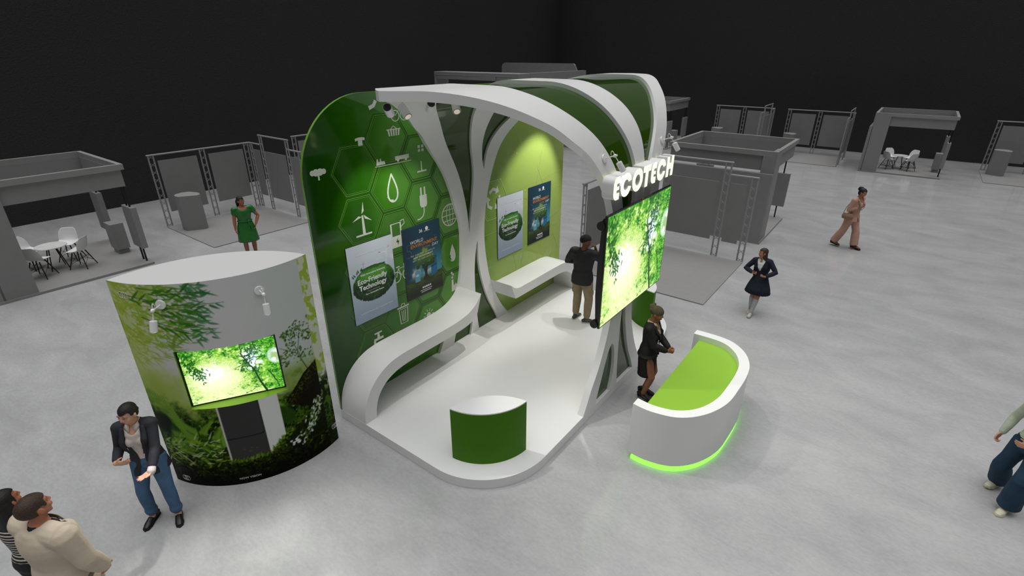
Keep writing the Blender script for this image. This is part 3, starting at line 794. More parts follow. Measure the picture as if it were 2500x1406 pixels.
def eE(a, b):
    t = .078; w = b - a; g = .018; r = .09
    z1, z2 = LH * .36, LH * .64
    pts = [(b, 0), (b, z1 - g), (a + w * .55, z1 - g), (a + w * .5, z1), (a + w * .55, z1 + g), (b - .012, z1 + g), (b - .012, z2 - g), (a + w * .55, z2 - g), (a + w * .5, z2), (a + w * .55, z2 + g), (b, z2 + g), (b, LH)]
    return pts + arc(a + r, LH - r, r, 90, 180, 8) + arc(a + r, r, r, 180, 270, 8)
def el(cx, rx, rz, a0=0, a1=360, n=40):
    return [(cx + rx * math.cos(math.radians(a0 + (a1 - a0) * i / n)), LH / 2 + rz * math.sin(math.radians(a0 + (a1 - a0) * i / n))) for i in range(n + (0 if a1 - a0 == 360 else 1))]
def eC(a, b):
    c = (a + b) / 2; rx = (b - a) / 2
    return el(c, rx, LH / 2 + .006, 16, 344) + el(c, rx * .46, LH / 2 * .47, 335, 25, 24)
y0 = -.945
letter(eE(y0, y0 + .155)); letter(eC(y0 + .185, y0 + .485)); letter(el(y0 + .665, .155, LH / 2 + .006), [el(y0 + .665, .07, LH / 2 * .5)])
t0 = y0 + .83
letter([(t0 + .07, 0), (t0 + .16, 0), (t0 + .16, LH * .70), (t0 + .235, LH * .70), (t0 + .235, LH), (t0, LH), (t0, LH * .70), (t0 + .07, LH * .70)])
letter(eE(y0 + 1.09, y0 + 1.25)); letter(eC(y0 + 1.285, y0 + 1.585))
h0 = y0 + 1.62
letter([(h0, 0), (h0 + .085, 0), (h0 + .085, LH * .37), (h0 + .165, LH * .37), (h0 + .165, 0), (h0 + .25, 0), (h0 + .25, LH), (h0 + .165, LH), (h0 + .165, LH * .66), (h0 + .085, LH * .66), (h0 + .085, LH), (h0, LH)])
# ------------------------------------------------------------------ printed kiosk
KW, KS, KH = 1.992, .435, 2.8
KR = (KW * KW / 4 + KS * KS) / (2 * KS); KA = math.asin(KW / 2 / KR); KL = 2 * KA * KR
kiosk = empty('printed_kiosk', (-5.931, 2.226, 0), math.atan2(.864, .503), 'tall lens-shaped kiosk printed with forest and moss, white top, left of the stage', 'kiosk')
def kp(a, z, off=0.):          # arc length -> local point on the curved front
    t = a / KR - KA
    return ((KR + off) * math.sin(t), -((KR + off) * math.cos(t) - (KR - KS)), z)
def u2a(u): return KR * (math.asin((u - KW / 2) / KR) + KA)
NU0, NU1, NZ0, NZ1 = u2a(.468), u2a(1.507), 1.20, 1.985

def kiosk_print():
    c = Canvas(KL, KH, 320, 400, (205, 206, 205)); X, Y = c.x, c.y; rnd = random.Random(11)
    n1 = fbm(X * 5, Y * 5, 31); n2 = fbm(X * 22, Y * 22, 32); n3 = fbm(X * 60, Y * 60, 33); n4 = fbm(X * 11, Y * 30, 35)
    c.img = mixc(c.img, (190, 200, 196), sm(1.2, 1.9, X) * .7)
    # misty green on the left and in the middle distance
    c.img = mixc(c.img, (176, 196, 96), (1 - sm(.05, .6, X + (n1 - .5) * .35)) * sm(1.0, 1.5, Y) * .75)
    c.img = mixc(c.img, (156, 182, 72), (1 - sm(1.35, 2.0, Y + (n1 - .5) * .5 + X * .25)) * .9)
    c.img = mixc(c.img, (122, 150, 60), (1 - sm(1.2, 1.75, Y + (n1 - .5) * .25)) * sm(1.5, 1.7, X) * .9)
    # forest floor
    low = 1 - sm(.95, 1.35, Y + (n1 - .5) * .5)
    n5 = fbm(X * 34 + Y * 12, Y * 40 - X * 9, 37, 4); n6 = fbm(X * 9, Y * 8, 38)
    c.img = mixc(c.img, (56, 92, 14), low); c.img = mixc(c.img, (12, 28, 4), low * sm(.40, .58, n2 * .5 + n6 * .5)); c.img = mixc(c.img, (124, 158, 36), low * sm(.56, .68, n5) * (.25 + .75 * sm(.4, .6, n6))); c.img = mixc(c.img, (8, 18, 3), low * sm(.54, .66, fbm(X * 50, Y * 46, 39)) * .8)
    mo = 1 - sm(.30, .62, Y + (n1 - .5) * .25)
    c.img = mixc(c.img, (44, 60, 6), mo); c.img = mixc(c.img, (10, 17, 2), mo * sm(.40, .54, n2)); c.img = mixc(c.img, (112, 132, 20), mo * sm(.56, .68, n5) * sm(.38, .6, n1 * .5 + n6 * .5)); c.img = mixc(c.img, (6, 10, 1), mo * sm(.52, .62, n3) * .8); c.img = mixc(c.img, (5, 8, 1), (1 - sm(.0, .36, Y + (n2 - .5) * .25)) * .85)
    c.img = mixc(c.img, (134, 154, 40), np.exp(-((Y - .43 - .02 * np.sin(X * 7)) / .05) ** 2) * sm(.5, .7, n4) * (X < 1.5))
    # bamboo leaves, upper left
    wash = sm(.47, .55, fbm(X * 11 + Y * 4, Y * 9 - X * 5, 41)) * (1 - sm(.25, .95, X + (2.8 - Y) * .28)) * sm(1.9, 2.3, Y)
    c.img = mixc(c.img, (140, 172, 40), wash * .85)
    for k in range(620):
        x = rnd.random() ** 1.1 * 1.02; y = 2.8 - rnd.random() ** 1.15 * (1.05 - .38 * x)
        if rnd.random() < .5 and fbm(np.array(x * 7.), np.array(y * 7.), 77) < .5: continue
        a = -.35 + rnd.gauss(0, .55); t = min(1, x / .9)
        col = (int(158 - 92 * t * t + rnd.uniform(-14, 14)), int(184 - 62 * t * t + rnd.uniform(-12, 12)), int(56 - 10 * t + 30 * max(0, t - .8) * 5))
        c.leaf(x, y, a, rnd.uniform(.07, .17), rnd.uniform(.014, .027), col, .85 if y > 2.05 else .5, rnd.uniform(-.6, .6))
    for x0, y0, a0, n in ((.35, 2.62, -.1, 9), (.6, 2.7, .0, 8), (.7, 2.5, -.15, 8), (.55, 2.35, -.4, 8), (.8, 2.62, .25, 7), (.92, 2.5, .1, 6), (.66, 2.45, -.6, 7)):
        c.line(x0 - .2, y0 + .06, x0 + .3 * math.cos(a0), y0 + .3 * math.sin(a0), .012, (52, 92, 26), 1, .004)
        for k in range(n):
            t = k / n; x, y = x0 - .1 + .38 * t * math.cos(a0), y0 + .38 * t * math.sin(a0)
            c.leaf(x, y, a0 + rnd.choice((-.8, .7, -.4, .3)) + rnd.gauss(0, .2), rnd.uniform(.10, .19), rnd.uniform(.016, .028), (int(70 - 25 * t), int(122 - 15 * t), int(30 + 45 * max(0, x - .8) * 3)), 1, rnd.uniform(-.5, .5))
    # tree on the right
    for x0, y0, x1, y1, w in ((2.0, 1.2, 1.86, 1.62, .02), (1.86, 1.62, 1.66, 1.78, .012), (1.9, 1.55, 1.78, 1.95, .01), (1.86, 1.62, 1.97, 2.02, .01)): c.line(x0, y0, x1, y1, w, (60, 72, 44), .9, w * .4)
    for k in range(420):
        x = rnd.uniform(1.56, 2.1); y = 1.5 + (.55 * (x - 1.5) + .33) * rnd.random() ** .8
        if fbm(np.array(x * 9.), np.array(y * 9.), 51) < .47: continue
        c.leaf(x, y, rnd.uniform(0, 6.3), rnd.uniform(.02, .045), rnd.uniform(.012, .022), rnd.choice(((58, 96, 32), (44, 78, 26), (92, 130, 46))), .95)
    # ferns
    for x0, y0, a0, L in ((.0, 1.35, -.15, .6), (.05, 1.1, .0, .5), (.1, 1.0, -.35, .55), (.6, .55, 1.9, .5), (.62, .5, 2.3, .5), (.7, .55, 1.5, .45), (.35, .7, .6, .5), (.2, .75, .25, .5), (.15, .62, .1, .55), (.55, .8, 2.7, .5), (.8, .6, 1.75, .5), (1.42, 1.0, -.2, .25), (1.45, .9, .3, .25), (1.5, .8, .2, .2)):
        lightg = rnd.random() < .55; cc = (112, 156, 44) if lightg else (34, 68, 12)
        for k in range(26):
            t = k / 26; x = x0 + L * t * math.cos(a0 - .7 * t); y = y0 + L * t * math.sin(a0 - .7 * t)
            for sgn in (-1, 1): c.leaf(x, y, a0 - .7 * t + sgn * 1.15, .12 * (1 - t) + .02, .022, cc, .9)
    for k in range(160): c.leaf(rnd.uniform(0, .75), rnd.uniform(.3, .75), rnd.uniform(-.8, 1.2), rnd.uniform(.05, .16), .02, rnd.choice(((196, 210, 160), (70, 110, 20), (20, 42, 6), (130, 168, 50))), .75)
    c.blob(.12, .95, .16, .24, (10, 20, 3), .9, .5, .3, 4, 9)
    # mossy overhang
    c.poly([(1.60, 1.02), (1.72, 1.16), (1.88, 1.32), (2.1, 1.42), (2.1, .72), (1.98, .78), (1.82, .86), (1.66, .95)], (22, 20, 8)); 
    ov = (X > 1.58) & (Y > .7) & (Y < 1.45); c.img = mixc(c.img, (92, 104, 22), sm(.52, .66, n3) * ov * np.exp(-((Y - (.62 * X + .05)) / .12) ** 2) * .8)
    c.poly([(1.60, .55), (1.8, .7), (2.0, .76), (2.1, .7), (2.1, .3), (1.5, .36)], (18, 24, 6), .85); c.img = mixc(c.img, (84, 98, 22), sm(.5, .64, n3) * ((X > 1.55) & (Y < .78) & (Y > .25)) * np.exp(-((Y - (.35 * X + .08)) / .08) ** 2) * .9)
    for k in range(120):
        t = rnd.random(); x = 1.70 + .36 * t + rnd.gauss(0, .04); y = .34 + .5 * t + rnd.gauss(0, .05)
        c.leaf(x, y, rnd.uniform(.2, 2.4), rnd.uniform(.03, .075), .022, rnd.choice(((226, 232, 218), (168, 190, 150), (60, 96, 30))), .9)
    for k in range(12): c.blob(1.60 + rnd.gauss(0, .035), .40 + rnd.gauss(0, .02), .022, .018, (236, 238, 236), .9, .4)
    # dark cabinet with a pale side standing in the moss
    fa, fb, fz0, fz1, ft = u2a(.745), u2a(1.175), .37, 1.3, u2a(1.392)
    c.poly([(fb, fz0), (fb, fz1), (ft, fz1), (ft, .58)], (214, 218, 214)); c.poly([(fa - .018, fz0 + .01), (fa - .018, fz1), (fa, fz1), (fa, fz0)], (196, 200, 196)); c.poly([(fa, fz0), (fa, fz1), (fb, fz1), (fb, fz0)], (58, 60, 58))
    c.line(fa + .005, .715, fb - .03, .715, .012, (20, 21, 20)); c.line(fb - .03, .715, fb - .008, .74, .010, (20, 21, 20)); c.line(fb - .008, .74, fb - .008, 1.2, .006, (34, 35, 34)); c.line(fb, fz0, fb, fz1, .006, (30, 31, 30))
    for x, y in ((.28, .53), (.20, .54), (.22, .49), (.14, .52)): c.line(fb - x, y, fb - x + .02, y, .006, (110, 112, 104))
    for k in range(150):
        t = rnd.random(); x = fa - .03 + (ft - fa + .08) * t; y = (.36 if x < fb else .36 + .21 * (x - fb) / (ft - fb)) + rnd.gauss(-.01, .012)
        c.leaf(x, y, PI / 2 + rnd.gauss(0, .45), rnd.uniform(.03, .08), .012, rnd.choice(((72, 104, 18), (44, 76, 12), (120, 146, 40))), 1)
    # the print starts again at the right-hand edge
    e = X > 2.085
    r = np.ones_like(c.img) * np.array((205, 210, 190)) / 255.; lf = sm(.46, .56, fbm(X * 14 + Y * 5, Y * 12, 61))
    r = mixc(r, (158, 184, 66), lf * sm(1.0, 1.3, Y)); r = mixc(r, (70, 104, 20), 1 - sm(.85, 1.05, Y)); r = mixc(r, (16, 34, 5), (1 - sm(1.0, 1.25, Y)) * sm(.40, .52, n2)); r = mixc(r, (90, 128, 34), (1 - sm(.3, .9, Y)) * sm(.58, .7, n2)); r = mixc(r, (14, 20, 3), (1 - sm(.2, .45, Y)) * .7)
    c.img = np.where(e[..., None], r, c.img)
    return c
cv = kiosk_print()
def lines(n, *br):
    out = []
    for a, b in zip(br[:-1], br[1:]): out += list(np.linspace(a, b, max(2, int(n * (b - a) / (br[-1] - br[0]))), endpoint=False))
    return np.array(out + [br[-1]])
ga, gz = lines(300, 0, NU0, NU1, KL), lines(380, 0, NZ0, NZ1, KH)
AA, ZZ = np.meshgrid(ga, gz)
th = AA / KR - KA
Pk = np.stack([KR * np.sin(th), -(KR * np.cos(th) - (KR - KS)), ZZ], -1)
fx, fy = AA / cv.px, ZZ / cv.py
i0 = np.clip(fx.astype(int), 0, cv.img.shape[1] - 2); j0 = np.clip(fy.astype(int), 0, cv.img.shape[0] - 2); u = (fx - i0)[..., None]; v = (fy - j0)[..., None]
CC = (cv.img[j0, i0] * (1 - u) + cv.img[j0, i0 + 1] * u) * (1 - v) + (cv.img[j0 + 1, i0] * (1 - u) + cv.img[j0 + 1, i0 + 1] * u) * v
me = grid_mesh('printed_front', Pk, s2l(CC))
bm = bmesh.new(); bm.from_mesh(me)
kill = []
for f in bm.faces:
    c = f.calc_center_median(); a = KR * (math.asin(c.x / KR) + KA)
    if NU0 < a < NU1 and NZ0 < c.z < NZ1: kill.append(f)
bmesh.ops.delete(bm, geom=kill, context='FACES'); bm.to_mesh(me); bm.free()
me.shade_smooth()
KPR = mat_attr('kiosk_print_film', .4, 1.12)
link_mesh('printed_front', me, KPR, kiosk)
N = 48
top = [kp(KL * i / N, 0, -.004)[:2] for i in range(N + 1)]
back = [(-x, -y) for x, y in top]
kb = MB(); kb.prism(top + back[1:-1], 'z', KH - .04, KH); kb.prism(top + back[1:-1], 'z', 0, .003)
V = [(x, y, 0) for x, y in back] + [(x, y, KH - .03) for x, y in back]; n = len(back)
kb.add(V, [[i, i + 1, n + i + 1, n + i] for i in range(n - 1)])
V = [kp(a, z, -.05) for a in (0.03, KL - .03) for z in (0, KH - .03)]
kb.build('body', KTOP, kiosk, 30)
# niche for the screen
nb = -.245
xa, xb = kp(NU0, 0)[0], kp(NU1, 0)[0]
nm = MB()
rim = [kp(NU0 + (NU1 - NU0) * i / 20, 0)[:2] for i in range(21)]
for z, fl_ip in ((NZ0, False), (NZ1, True)):
    pts = [(x, y, z) for x, y in rim] + [(xb, nb, z), (xa, nb, z)]
    nm.add(pts, [list(range(len(pts)))])
for i in (0, 20):
    x, y = rim[i]; nm.add([(x, y, NZ0), (x, nb, NZ0), (x, nb, NZ1), (x, y, NZ1)], [(0, 1, 2, 3)])
nm.add([(xa, nb, NZ0), (xb, nb, NZ0), (xb, nb, NZ1), (xa, nb, NZ1)], [(0, 1, 2, 3)])
nm.build('screen_niche', GREEN_L, kiosk)
KSM = kiosk.location
def kworld(x, y, z=0.):
    c, s = math.cos(kiosk.rotation_euler.z), math.sin(kiosk.rotation_euler.z)
    return Vector((KSM.x + x * c - y * s, KSM.y + x * s + y * c, z))
ks = empty('niche_screen', kworld((xa + xb) / 2, nb - .035, NZ0 + .004), kiosk.rotation_euler.z - PI / 2, 'smaller lit forest screen set in a lime green niche of the printed kiosk', 'screen')
screen(ks, (xb - xa) - .012, .755, 220, 160, False)
# small marks on the print
mk = MB()
for a0, z0 in ((.16, .09), (KL - .06, .25), (.17, 2.66)):
    for k in range(3): 
        cpts = [kp(a0 + .03 * k + .026 * math.cos(2 * PI * q / 20), z0 + .036 * math.sin(2 * PI * q / 20), .002) for q in range(20)]
        mk.path(cpts, .0022, 4, closed=True)
mk.build('printed_rings', TXW, kiosk, fix=False)
def curved_text(body, size, a0, z0):
    o = text_mesh(body, size, kiosk, 'lettering', Matrix(), TXW, 'LEFT')
    for v in o.data.vertices: v.co = kp(a0 + v.co.x, z0 + v.co.y, .002)
    o.data.update()
curved_text('NOW VISION', .042, .88, .075)

# ------------------------------------------------------------------ spot lamps
def spot_light(name, loc, d, power, size, blend=.5, r=.03, col=(1, .97, .92)):
    l = bpy.data.lights.new(name, 'SPOT'); l.energy = power; l.spot_size = math.radians(size); l.spot_blend = blend; l.shadow_soft_size = r; l.color = col
    o = bpy.data.objects.new(name, l); COL.objects.link(o); o.location = loc
    o.rotation_euler = Vector(d).to_track_quat('-Z', 'Y').to_euler()
    return o
def head(mb_parent, c, d, L=.115, r=.036, lens=LENS, back=0):
    """cylindrical lamp head, centre c, aiming along d (local coords)"""
    c = Vector(c); d = Vector(d).normalized()
    m = MB(); m.tube(c - d * L / 2, c + d * L / 2, r, r, 24)
    m.tube(c - d * (L / 2 + .001), c - d * (L / 2 + .004), r * .93, r * .93, 24, back)
    h = bevel(m.build('lamp_head', [LAMPW, BLACK], mb_parent, 40), .003, 2)
    MB().tube(c + d * (L / 2 + .0005), c + d * (L / 2 + .002), r * .92, r * .92, 24).build('lamp_rim', BLACK, h, 40)
    MB().tube(c + d * (L / 2 + .002), c + d * (L / 2 + .004), r * .78, r * .78, 24).build('lens', lens, h, 40)
    return h
def arm_lamp(base, nrm, aim, label, group, lens=LENS_ON, reach=.14, side=Vector((0, 0, 1)), drop=.16):
    """wall lamp: round base plate, arm, ball joint with a cable loop, lamp head"""
    o = empty('arm_spotlight', base, 0, label, 'spotlight', group)
    n = Vector(nrm).normalized(); aim = Vector(aim).normalized()
    bevel(MB().tube((0, 0, 0), n * .022, .052, .052, 28).build('base_plate', LAMPW, o, 40), .004)
    j = n * reach
    m = MB(); m.tube(n * .02, j, .0065, .0065, 10); m.tube(j, j + aim * (drop - .055), .0055, .0055, 10); m.build('arm', LAMPW, o, 40)
    m = MB(); m.sphere(j, .021, 16); m.tube(j - n * .028, j + n * .028, .012, .012, 12); m.build('joint', LAMPW, o, 60)
    up = side.normalized(); lp = []
    a = (up - n * up.dot(n)).normalized()
    for q in range(15):
        t = PI * (.06 + 1.0 * q / 14); lp.append(j - n * .02 + n * .045 * (1 - math.cos(t)) * .5 - n * .03 + a * .062 * math.sin(t))
    MB().path(lp, .0045, 8).build('cable', LAMPW, o, 60)
    head(o, j + aim * drop, aim, lens=lens)
    return Vector(base) + j + aim * (drop + .065), aim
kn = (kworld(0, -1) - kworld(0, 0)); kn.normalize(); KNV = kn.copy(); kx = (kworld(1, 0) - kworld(0, 0)).normalized()
LIGHTS = []
for a, lab, tw in ((u2a(.509), 'lit white arm spotlight over the leaf print on the upper left of the kiosk', -.32), (u2a(1.45), 'lit white arm spotlight on the plain grey upper right of the kiosk', 0.02)):
    x, y, z = kp(a, 2.578, .002); b = kworld(x, y, z)
    c0 = kworld(0, KR - KS); nn = Vector((b.x - c0.x, b.y - c0.y, 0)).normalized()
    aim = Vector((0, 0, -1)) + kn * .22 + kx * tw * .5
    LIGHTS.append(arm_lamp(b, nn, aim, lab, 'arm spotlights on the kiosk', reach=.15, drop=.17))
for y, lab in ((5.60, 'white arm spotlight on the front branch of the arch, left above the ECOTECH letters'), (7.36, 'white arm spotlight on the rear branch of the arch, right above the ECOTECH letters')):
    s = 3.85; px, pz = prof(s, -.001); a = (s - ZS) / RO; nn = Vector((math.cos(a), 0, math.sin(a)))
    LIGHTS.append(arm_lamp((px, y, pz), nn, Vector((.55, .32, -1)), lab, 'arm spotlights over the letters', lens=LENS, reach=.15, drop=.15))
# ceiling spot heads under the canopy
def canopy_lamp(x, y, aim, label, group='spotlights under the arch'):
    o = empty('ceiling_spotlight', (x, y, 4.55), 0, label, 'spotlight', group)
    d = Vector(aim).normalized()
    m = MB(); m.tube((0, 0, 0), (0, 0, -.012), .035, .035, 20); m.tube((0, 0, -.01), (0, 0, -.09), .011, .011, 10); m.build('stem', LAMPW, o, 40)
    c = Vector((0, 0, -.135)) + d * .03
    head(o, c, d, .15, .049, back=1)
    return Vector((x, y, 4.55)) + c + d * .1, d
CAN = [canopy_lamp(-4.74, 3.98, (-.55, .75, -.62), 'leftmost ceiling spotlight under the front branch, its black back cap facing out'),
       canopy_lamp(-4.58, 4.06, (.72, -.1, -.62), 'second ceiling spotlight from the left under the front branch, lens showing'),
       canopy_lamp(-4.70, 4.60, (-.72, .45, -.55), 'third ceiling spotlight from the left under the front branch, turned to the wall'),
       canopy_lamp(-4.48, 4.80, (.6, -.45, -.6), 'rightmost ceiling spotlight under the front branch, lens showing'),
       canopy_lamp(-4.55, 8.75, (-.70, -.1, -.7), 'ceiling spotlight under the rear branch of the arch, turned to the green wall'),
       canopy_lamp(-4.2, 6.3, (.1, .0, -1), 'added spotlight hidden under the middle branch of the arch, brightening the stage below'),  # this lamp and the next are added to brighten the inner stage
       canopy_lamp(-3.95, 8.6, (.1, -.1, -1), 'added spotlight hidden under the rear branch of the arch, brightening the stage below')]

# ------------------------------------------------------------------ reception desk
desk = empty('reception_desk', (-1.5, 6.43, 0), 0, 'curved white reception desk with a lime green counter and glowing green base', 'reception desk')
def loop(P, n=60): return resample2(P, n)
def resample2(P, n):
    P = np.array(P, float); d = np.r_[0, np.cumsum(np.hypot(*np.diff(P, axis=0).T))]
    t = np.linspace(0, d[-1], n)
    # Catmull-Rom through the points
    out = []
    for u in t:
        i = min(max(int(np.searchsorted(d, u)) - 1, 0), len(P) - 2); f = (u - d[i]) / (d[i + 1] - d[i])
        p0 = P[max(i - 1, 0)]; p1 = P[i]; p2 = P[i + 1]; p3 = P[min(i + 2, len(P) - 1)]
        q = .5 * ((2 * p1) + (-p0 + p2) * f + (2 * p0 - 5 * p1 + 4 * p2 - p3) * f * f + (-p0 + 3 * p1 - 3 * p2 + p3) * f**3)
        out.append((float(q[0]) + 1.5, float(q[1]) - 6.43))
    return out
DO = loop([(-1.99, 5.225), (-1.743, 5.21), (-1.42, 5.305), (-1.175, 5.56), (-1.02, 5.95), (-.985, 6.4), (-.985, 6.78), (-1.03, 7.08), (-1.16, 7.364), (-1.38, 7.575), (-1.62, 7.645), (-1.99, 7.64)])
DI = loop([(-1.99, 5.37), (-1.76, 5.352), (-1.49, 5.43), (-1.285, 5.64), (-1.16, 5.98), (-1.13, 6.4), (-1.13, 6.76), (-1.165, 7.02), (-1.275, 7.265), (-1.45, 7.44), (-1.64, 7.50), (-1.99, 7.495)])
m = MB(); n = len(DO); z0, z1 = .09, .885
V = [(*p, z0) for p in DO] + [(*p, z1) for p in DO] + [(*p, z0) for p in DI] + [(*p, z1) for p in DI]
F = []
for i in range(n - 1):
    F += [[i, i + 1, n + i + 1, n + i], [2 * n + i, 3 * n + i, 3 * n + i + 1, 2 * n + i + 1], [n + i, n + i + 1, 3 * n + i + 1, 3 * n + i], [i, 2 * n + i, 2 * n + i + 1, i + 1]]
F += [[0, n, 3 * n, 2 * n], [n - 1, 3 * n - 1, 4 * n - 1, 2 * n - 1]]
m.add(V, F); bevel(m.build('curved_front', WHITE, desk, 35), .004)
inner = [p for p in DI if p[0] > -.39]
MB().prism([(-.39, inner[0][1])] + inner + [(-.39, inner[-1][1])], 'z', .755, .79).build('counter_top', GREEN_L, desk, 35)
MB().prism([(-.30, inner[0][1] + .02), (-.27, inner[0][1] + .02), (-.27, inner[-1][1] - .02), (-.30, inner[-1][1] - .02)], 'z', .0, .755).build('back_panel', WHITE, desk)
LEDO = [(p[0] * .985 - .002, p[1] * .992) for p in DO[1:-1]]; LEDI = [(p[0] * .985 - .002, p[1] * .992) for p in DI[1:-1]]
m = MB(); n = len(LEDO); V = [(*p, .0) for p in LEDO] + [(*p, .05) for p in LEDO] + [(*p, 0) for p in LEDI] + [(*p, .05) for p in LEDI]; F = []
for i in range(n - 1): F += [[i, i + 1, n + i + 1, n + i], [n + i, n + i + 1, 3 * n + i + 1, 3 * n + i], [2 * n + i, 3 * n + i, 3 * n + i + 1, 2 * n + i + 1]]
m.add(V, F); m.build('light_strip', LED, desk, 40)
MB().prism([(p[0] * .93 - .01, p[1] * .95) for p in DO], 'z', .05, .09).build('plinth', BLACK, desk)

# ------------------------------------------------------------------ neighbouring booths
def chair_proto():
    o = empty('shell_chair')
    rows = [(.19, .455, .36, .0), (.20, .44, .42, .012), (.14, .425, .45, .035), (.04, .42, .46, .045), (-.06, .425, .46, .05), (-.13, .45, .46, .06), (-.175, .51, .46, .075), (-.20, .60, .455, .075), (-.225, .70, .42, .06), (-.24, .77, .36, .035), (-.245, .80, .26, .015)]
    nx = 14; P = np.zeros((len(rows), nx + 1, 3))
    for i, (y, z, w, cup) in enumerate(rows):
        for k in range(nx + 1):
            t = k / nx * 2 - 1; e = cup * abs(t) ** 2.5
            back = min(1, max(0, (i - 4) / 3))
            P[i, k] = (t * w / 2, y + e * back, z + e * (1 - back))
    me = grid_mesh('seat_shell', P)
    s = link_mesh('seat_shell', me, CHAIRW, o)
    md = s.modifiers.new('solid', 'SOLIDIFY'); md.thickness = .012
    md = s.modifiers.new('sub', 'SUBSURF'); md.levels = 1; md.render_levels = 1
    for sx in (-1, 1):
        for sy in (-1, 1): MB().tube((sx * .10, sy * .09, .41), (sx * .215, sy * .20, 0), .014, .011, 8).build('leg', WOODK, o, 60)
    m = MB()
    for a, b in (((-1, -1), (1, -1)), ((-1, 1), (1, 1)), ((-1, -1), (-1, 1)), ((1, -1), (1, 1))):
        for (p, z), (q, w) in (((a, .30), (b, .12)), ((a, .12), (b, .30))):
            f = lambda h: .10 + .115 * (1 - h / .41)
            m.tube((p[0] * f(z), p[1] * f(z) * .95, z), (q[0] * f(w), q[1] * f(w) * .95, w), .004, .004, 5)
    m.build('wire_brace', POST, o)
    return o
def table_proto():
    o = empty('round_table')
    bevel(MB().tube((0, 0, .575), (0, 0, .60), .32, .32, 48).build('table_top', MARBLE, o, 40), .004)
    for k in range(4):
        a = PI / 4 + PI / 2 * k; MB().tube((.10 * math.cos(a), .10 * math.sin(a), .57), (.25 * math.cos(a), .25 * math.sin(a), 0), .014, .011, 8).build('leg', WOODK, o, 60)
    return o
def booth_c():
    o = empty('canopy_booth')
    MB().box(0, 3.04, -.02, 3.02, 0, .06).build('base', BOOTH_D, o)
    m = MB(); m.box(.10, .70, 0, .13, .06, 2.57); m.box(0, .14, .0, 3.0, .06, 1.98); m.box(.10, .22, .13, .35, .06, 2.44); m.build('tower_wall', BOOTH, o)
    m = MB()
    x0, x1, y0, y1, w = .10, 3.02, -.001, 3.0, .10
    m.box(.70, x1, y0, w, 2.44, 2.57); m.box(x0, x1, y1 - w, y1, 2.44, 2.57); m.box(x0, x0 + w, .13, y1 - w, 2.44, 2.57); m.box(x1 - w, x1, w, y1 - w, 2.44, 2.57)
    m.build('canopy_rim', BOOTH_D, o)
    m = MB(); t = .05; a = .06
    m.box(.70, x1 - a, a, a + t, 2.04, 2.44); m.box(x0 + a, x1 - a, y1 - a - t, y1 - a, 2.04, 2.44); m.box(x0 + a, x0 + a + t, .13, y1 - a - t, 2.04, 2.44); m.box(x1 - a - t, x1 - a, a + t, y1 - a - t, 2.04, 2.44)
    m.build('canopy_band', BOOTH, o)
    for v in (.22, .42, 2.58, 2.79): MB().tube((2.955, v, .06), (2.955, v, 2.05), .022, .022, 10).build('post', POST, o, 60)
    for v0, v1 in ((.02, .60), (2.42, 2.98)): MB().box(2.89, 3.02, v0, v1, .45, 1.5).build('sign_box', PANEL, o)
    return o
def plinth_proto():
    o = empty('display_plinth')
    MB().box(-.15, .15, -.23, .23, .13, .82).build('body', BOOTH, o); MB().box(-.12, .12, -.19, .19, 0, .13).build('recessed_base', BOOTH, o)
    return o
def truss(o, p, q, h):
    """two chords with X bracing between p and q"""
    m = MB(); p = Vector(p); q = Vector(q); d = (q - p).normalized()
    a, b = p + d * .022, q - d * .022
    m.tube((*a[:2], 0), (*a[:2], h), .022, .022, 10); m.tube((*b[:2], 0), (*b[:2], h), .022, .022, 10)
    n = int(round((h - .1) / .235)); st = (h - .1) / n
    for k in range(n + 1):
        z = .05 + st * k; w = .062
        for s in (-1, 1): m.tube((a.x, a.y, z - s * w), (b.x, b.y, z + s * w), .0075, .0075, 6)
    return m.build('truss_column', TRUSS, o, 60)
def booth_t():
    o = empty('truss_booth')
    MB().box(.0, 3.1, -3.1, .0, 0, .025).build('platform', BOOTH_D, o)
    for y in (-3.08, -1.62, -.19): truss(o, (-.02, y, 0), (-.02, y + .18, 0), 2.2)
    for x, h in ((.0, 2.2), (.70, 2.5), (2.25, 2.5), (2.92, 2.2)): truss(o, (x, .02, 0), (x + .18, .02, 0), h)
    def bar(a, b): MB().tube(a, b, .026, .026, 10).build('crossbar', TRUSS, o, 60)
    bar((-.02, -3.1, 2.2), (-.02, .02, 2.2)); bar((-.02, .02, 2.2), (.72, .02, 2.2)); bar((2.41, .02, 2.2), (3.1, .02, 2.2)); bar((.68, .02, 2.5), (2.45, .02, 2.5))
    for a, b in ((-2.84, -1.72), (-1.36, -.24)): MB().box(-.03, -.01, a, b, .45, 2.02).build('hanging_panel', PANEL, o)
    for a, b in ((.22, .60), (.92, 2.16), (2.47, 2.86)): MB().box(a, b, .01, .03, .46, 2.0).build('hanging_panel', PANEL, o)
    return o
def podium_t():
    o = empty('curved_podium')
    pts = [(.56, -2.42), (.50, -2.62), (.56, -2.80), (.68, -2.90), (.83, -2.93), (.98, -2.90), (1.22, -2.46), (1.16, -2.36), (.9, -2.30)]
    pts = [(x - .86, y + 2.62) for x, y in pts]
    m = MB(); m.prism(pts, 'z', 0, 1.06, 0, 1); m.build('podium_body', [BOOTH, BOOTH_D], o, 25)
    return o
def place(proto, used, loc, rz, label, cat, group=None):
    o = proto if not used else copy_tree(proto)
    o.location = loc; o.rotation_euler = (0, 0, rz); o['label'] = label; o['category'] = cat
    if group: o['group'] = group
    return o
def at(org, rz, x, y, z=0.):
    c, s = math.cos(rz), math.sin(rz); return (org[0] + x * c - y * s, org[1] + x * s + y * c, z)
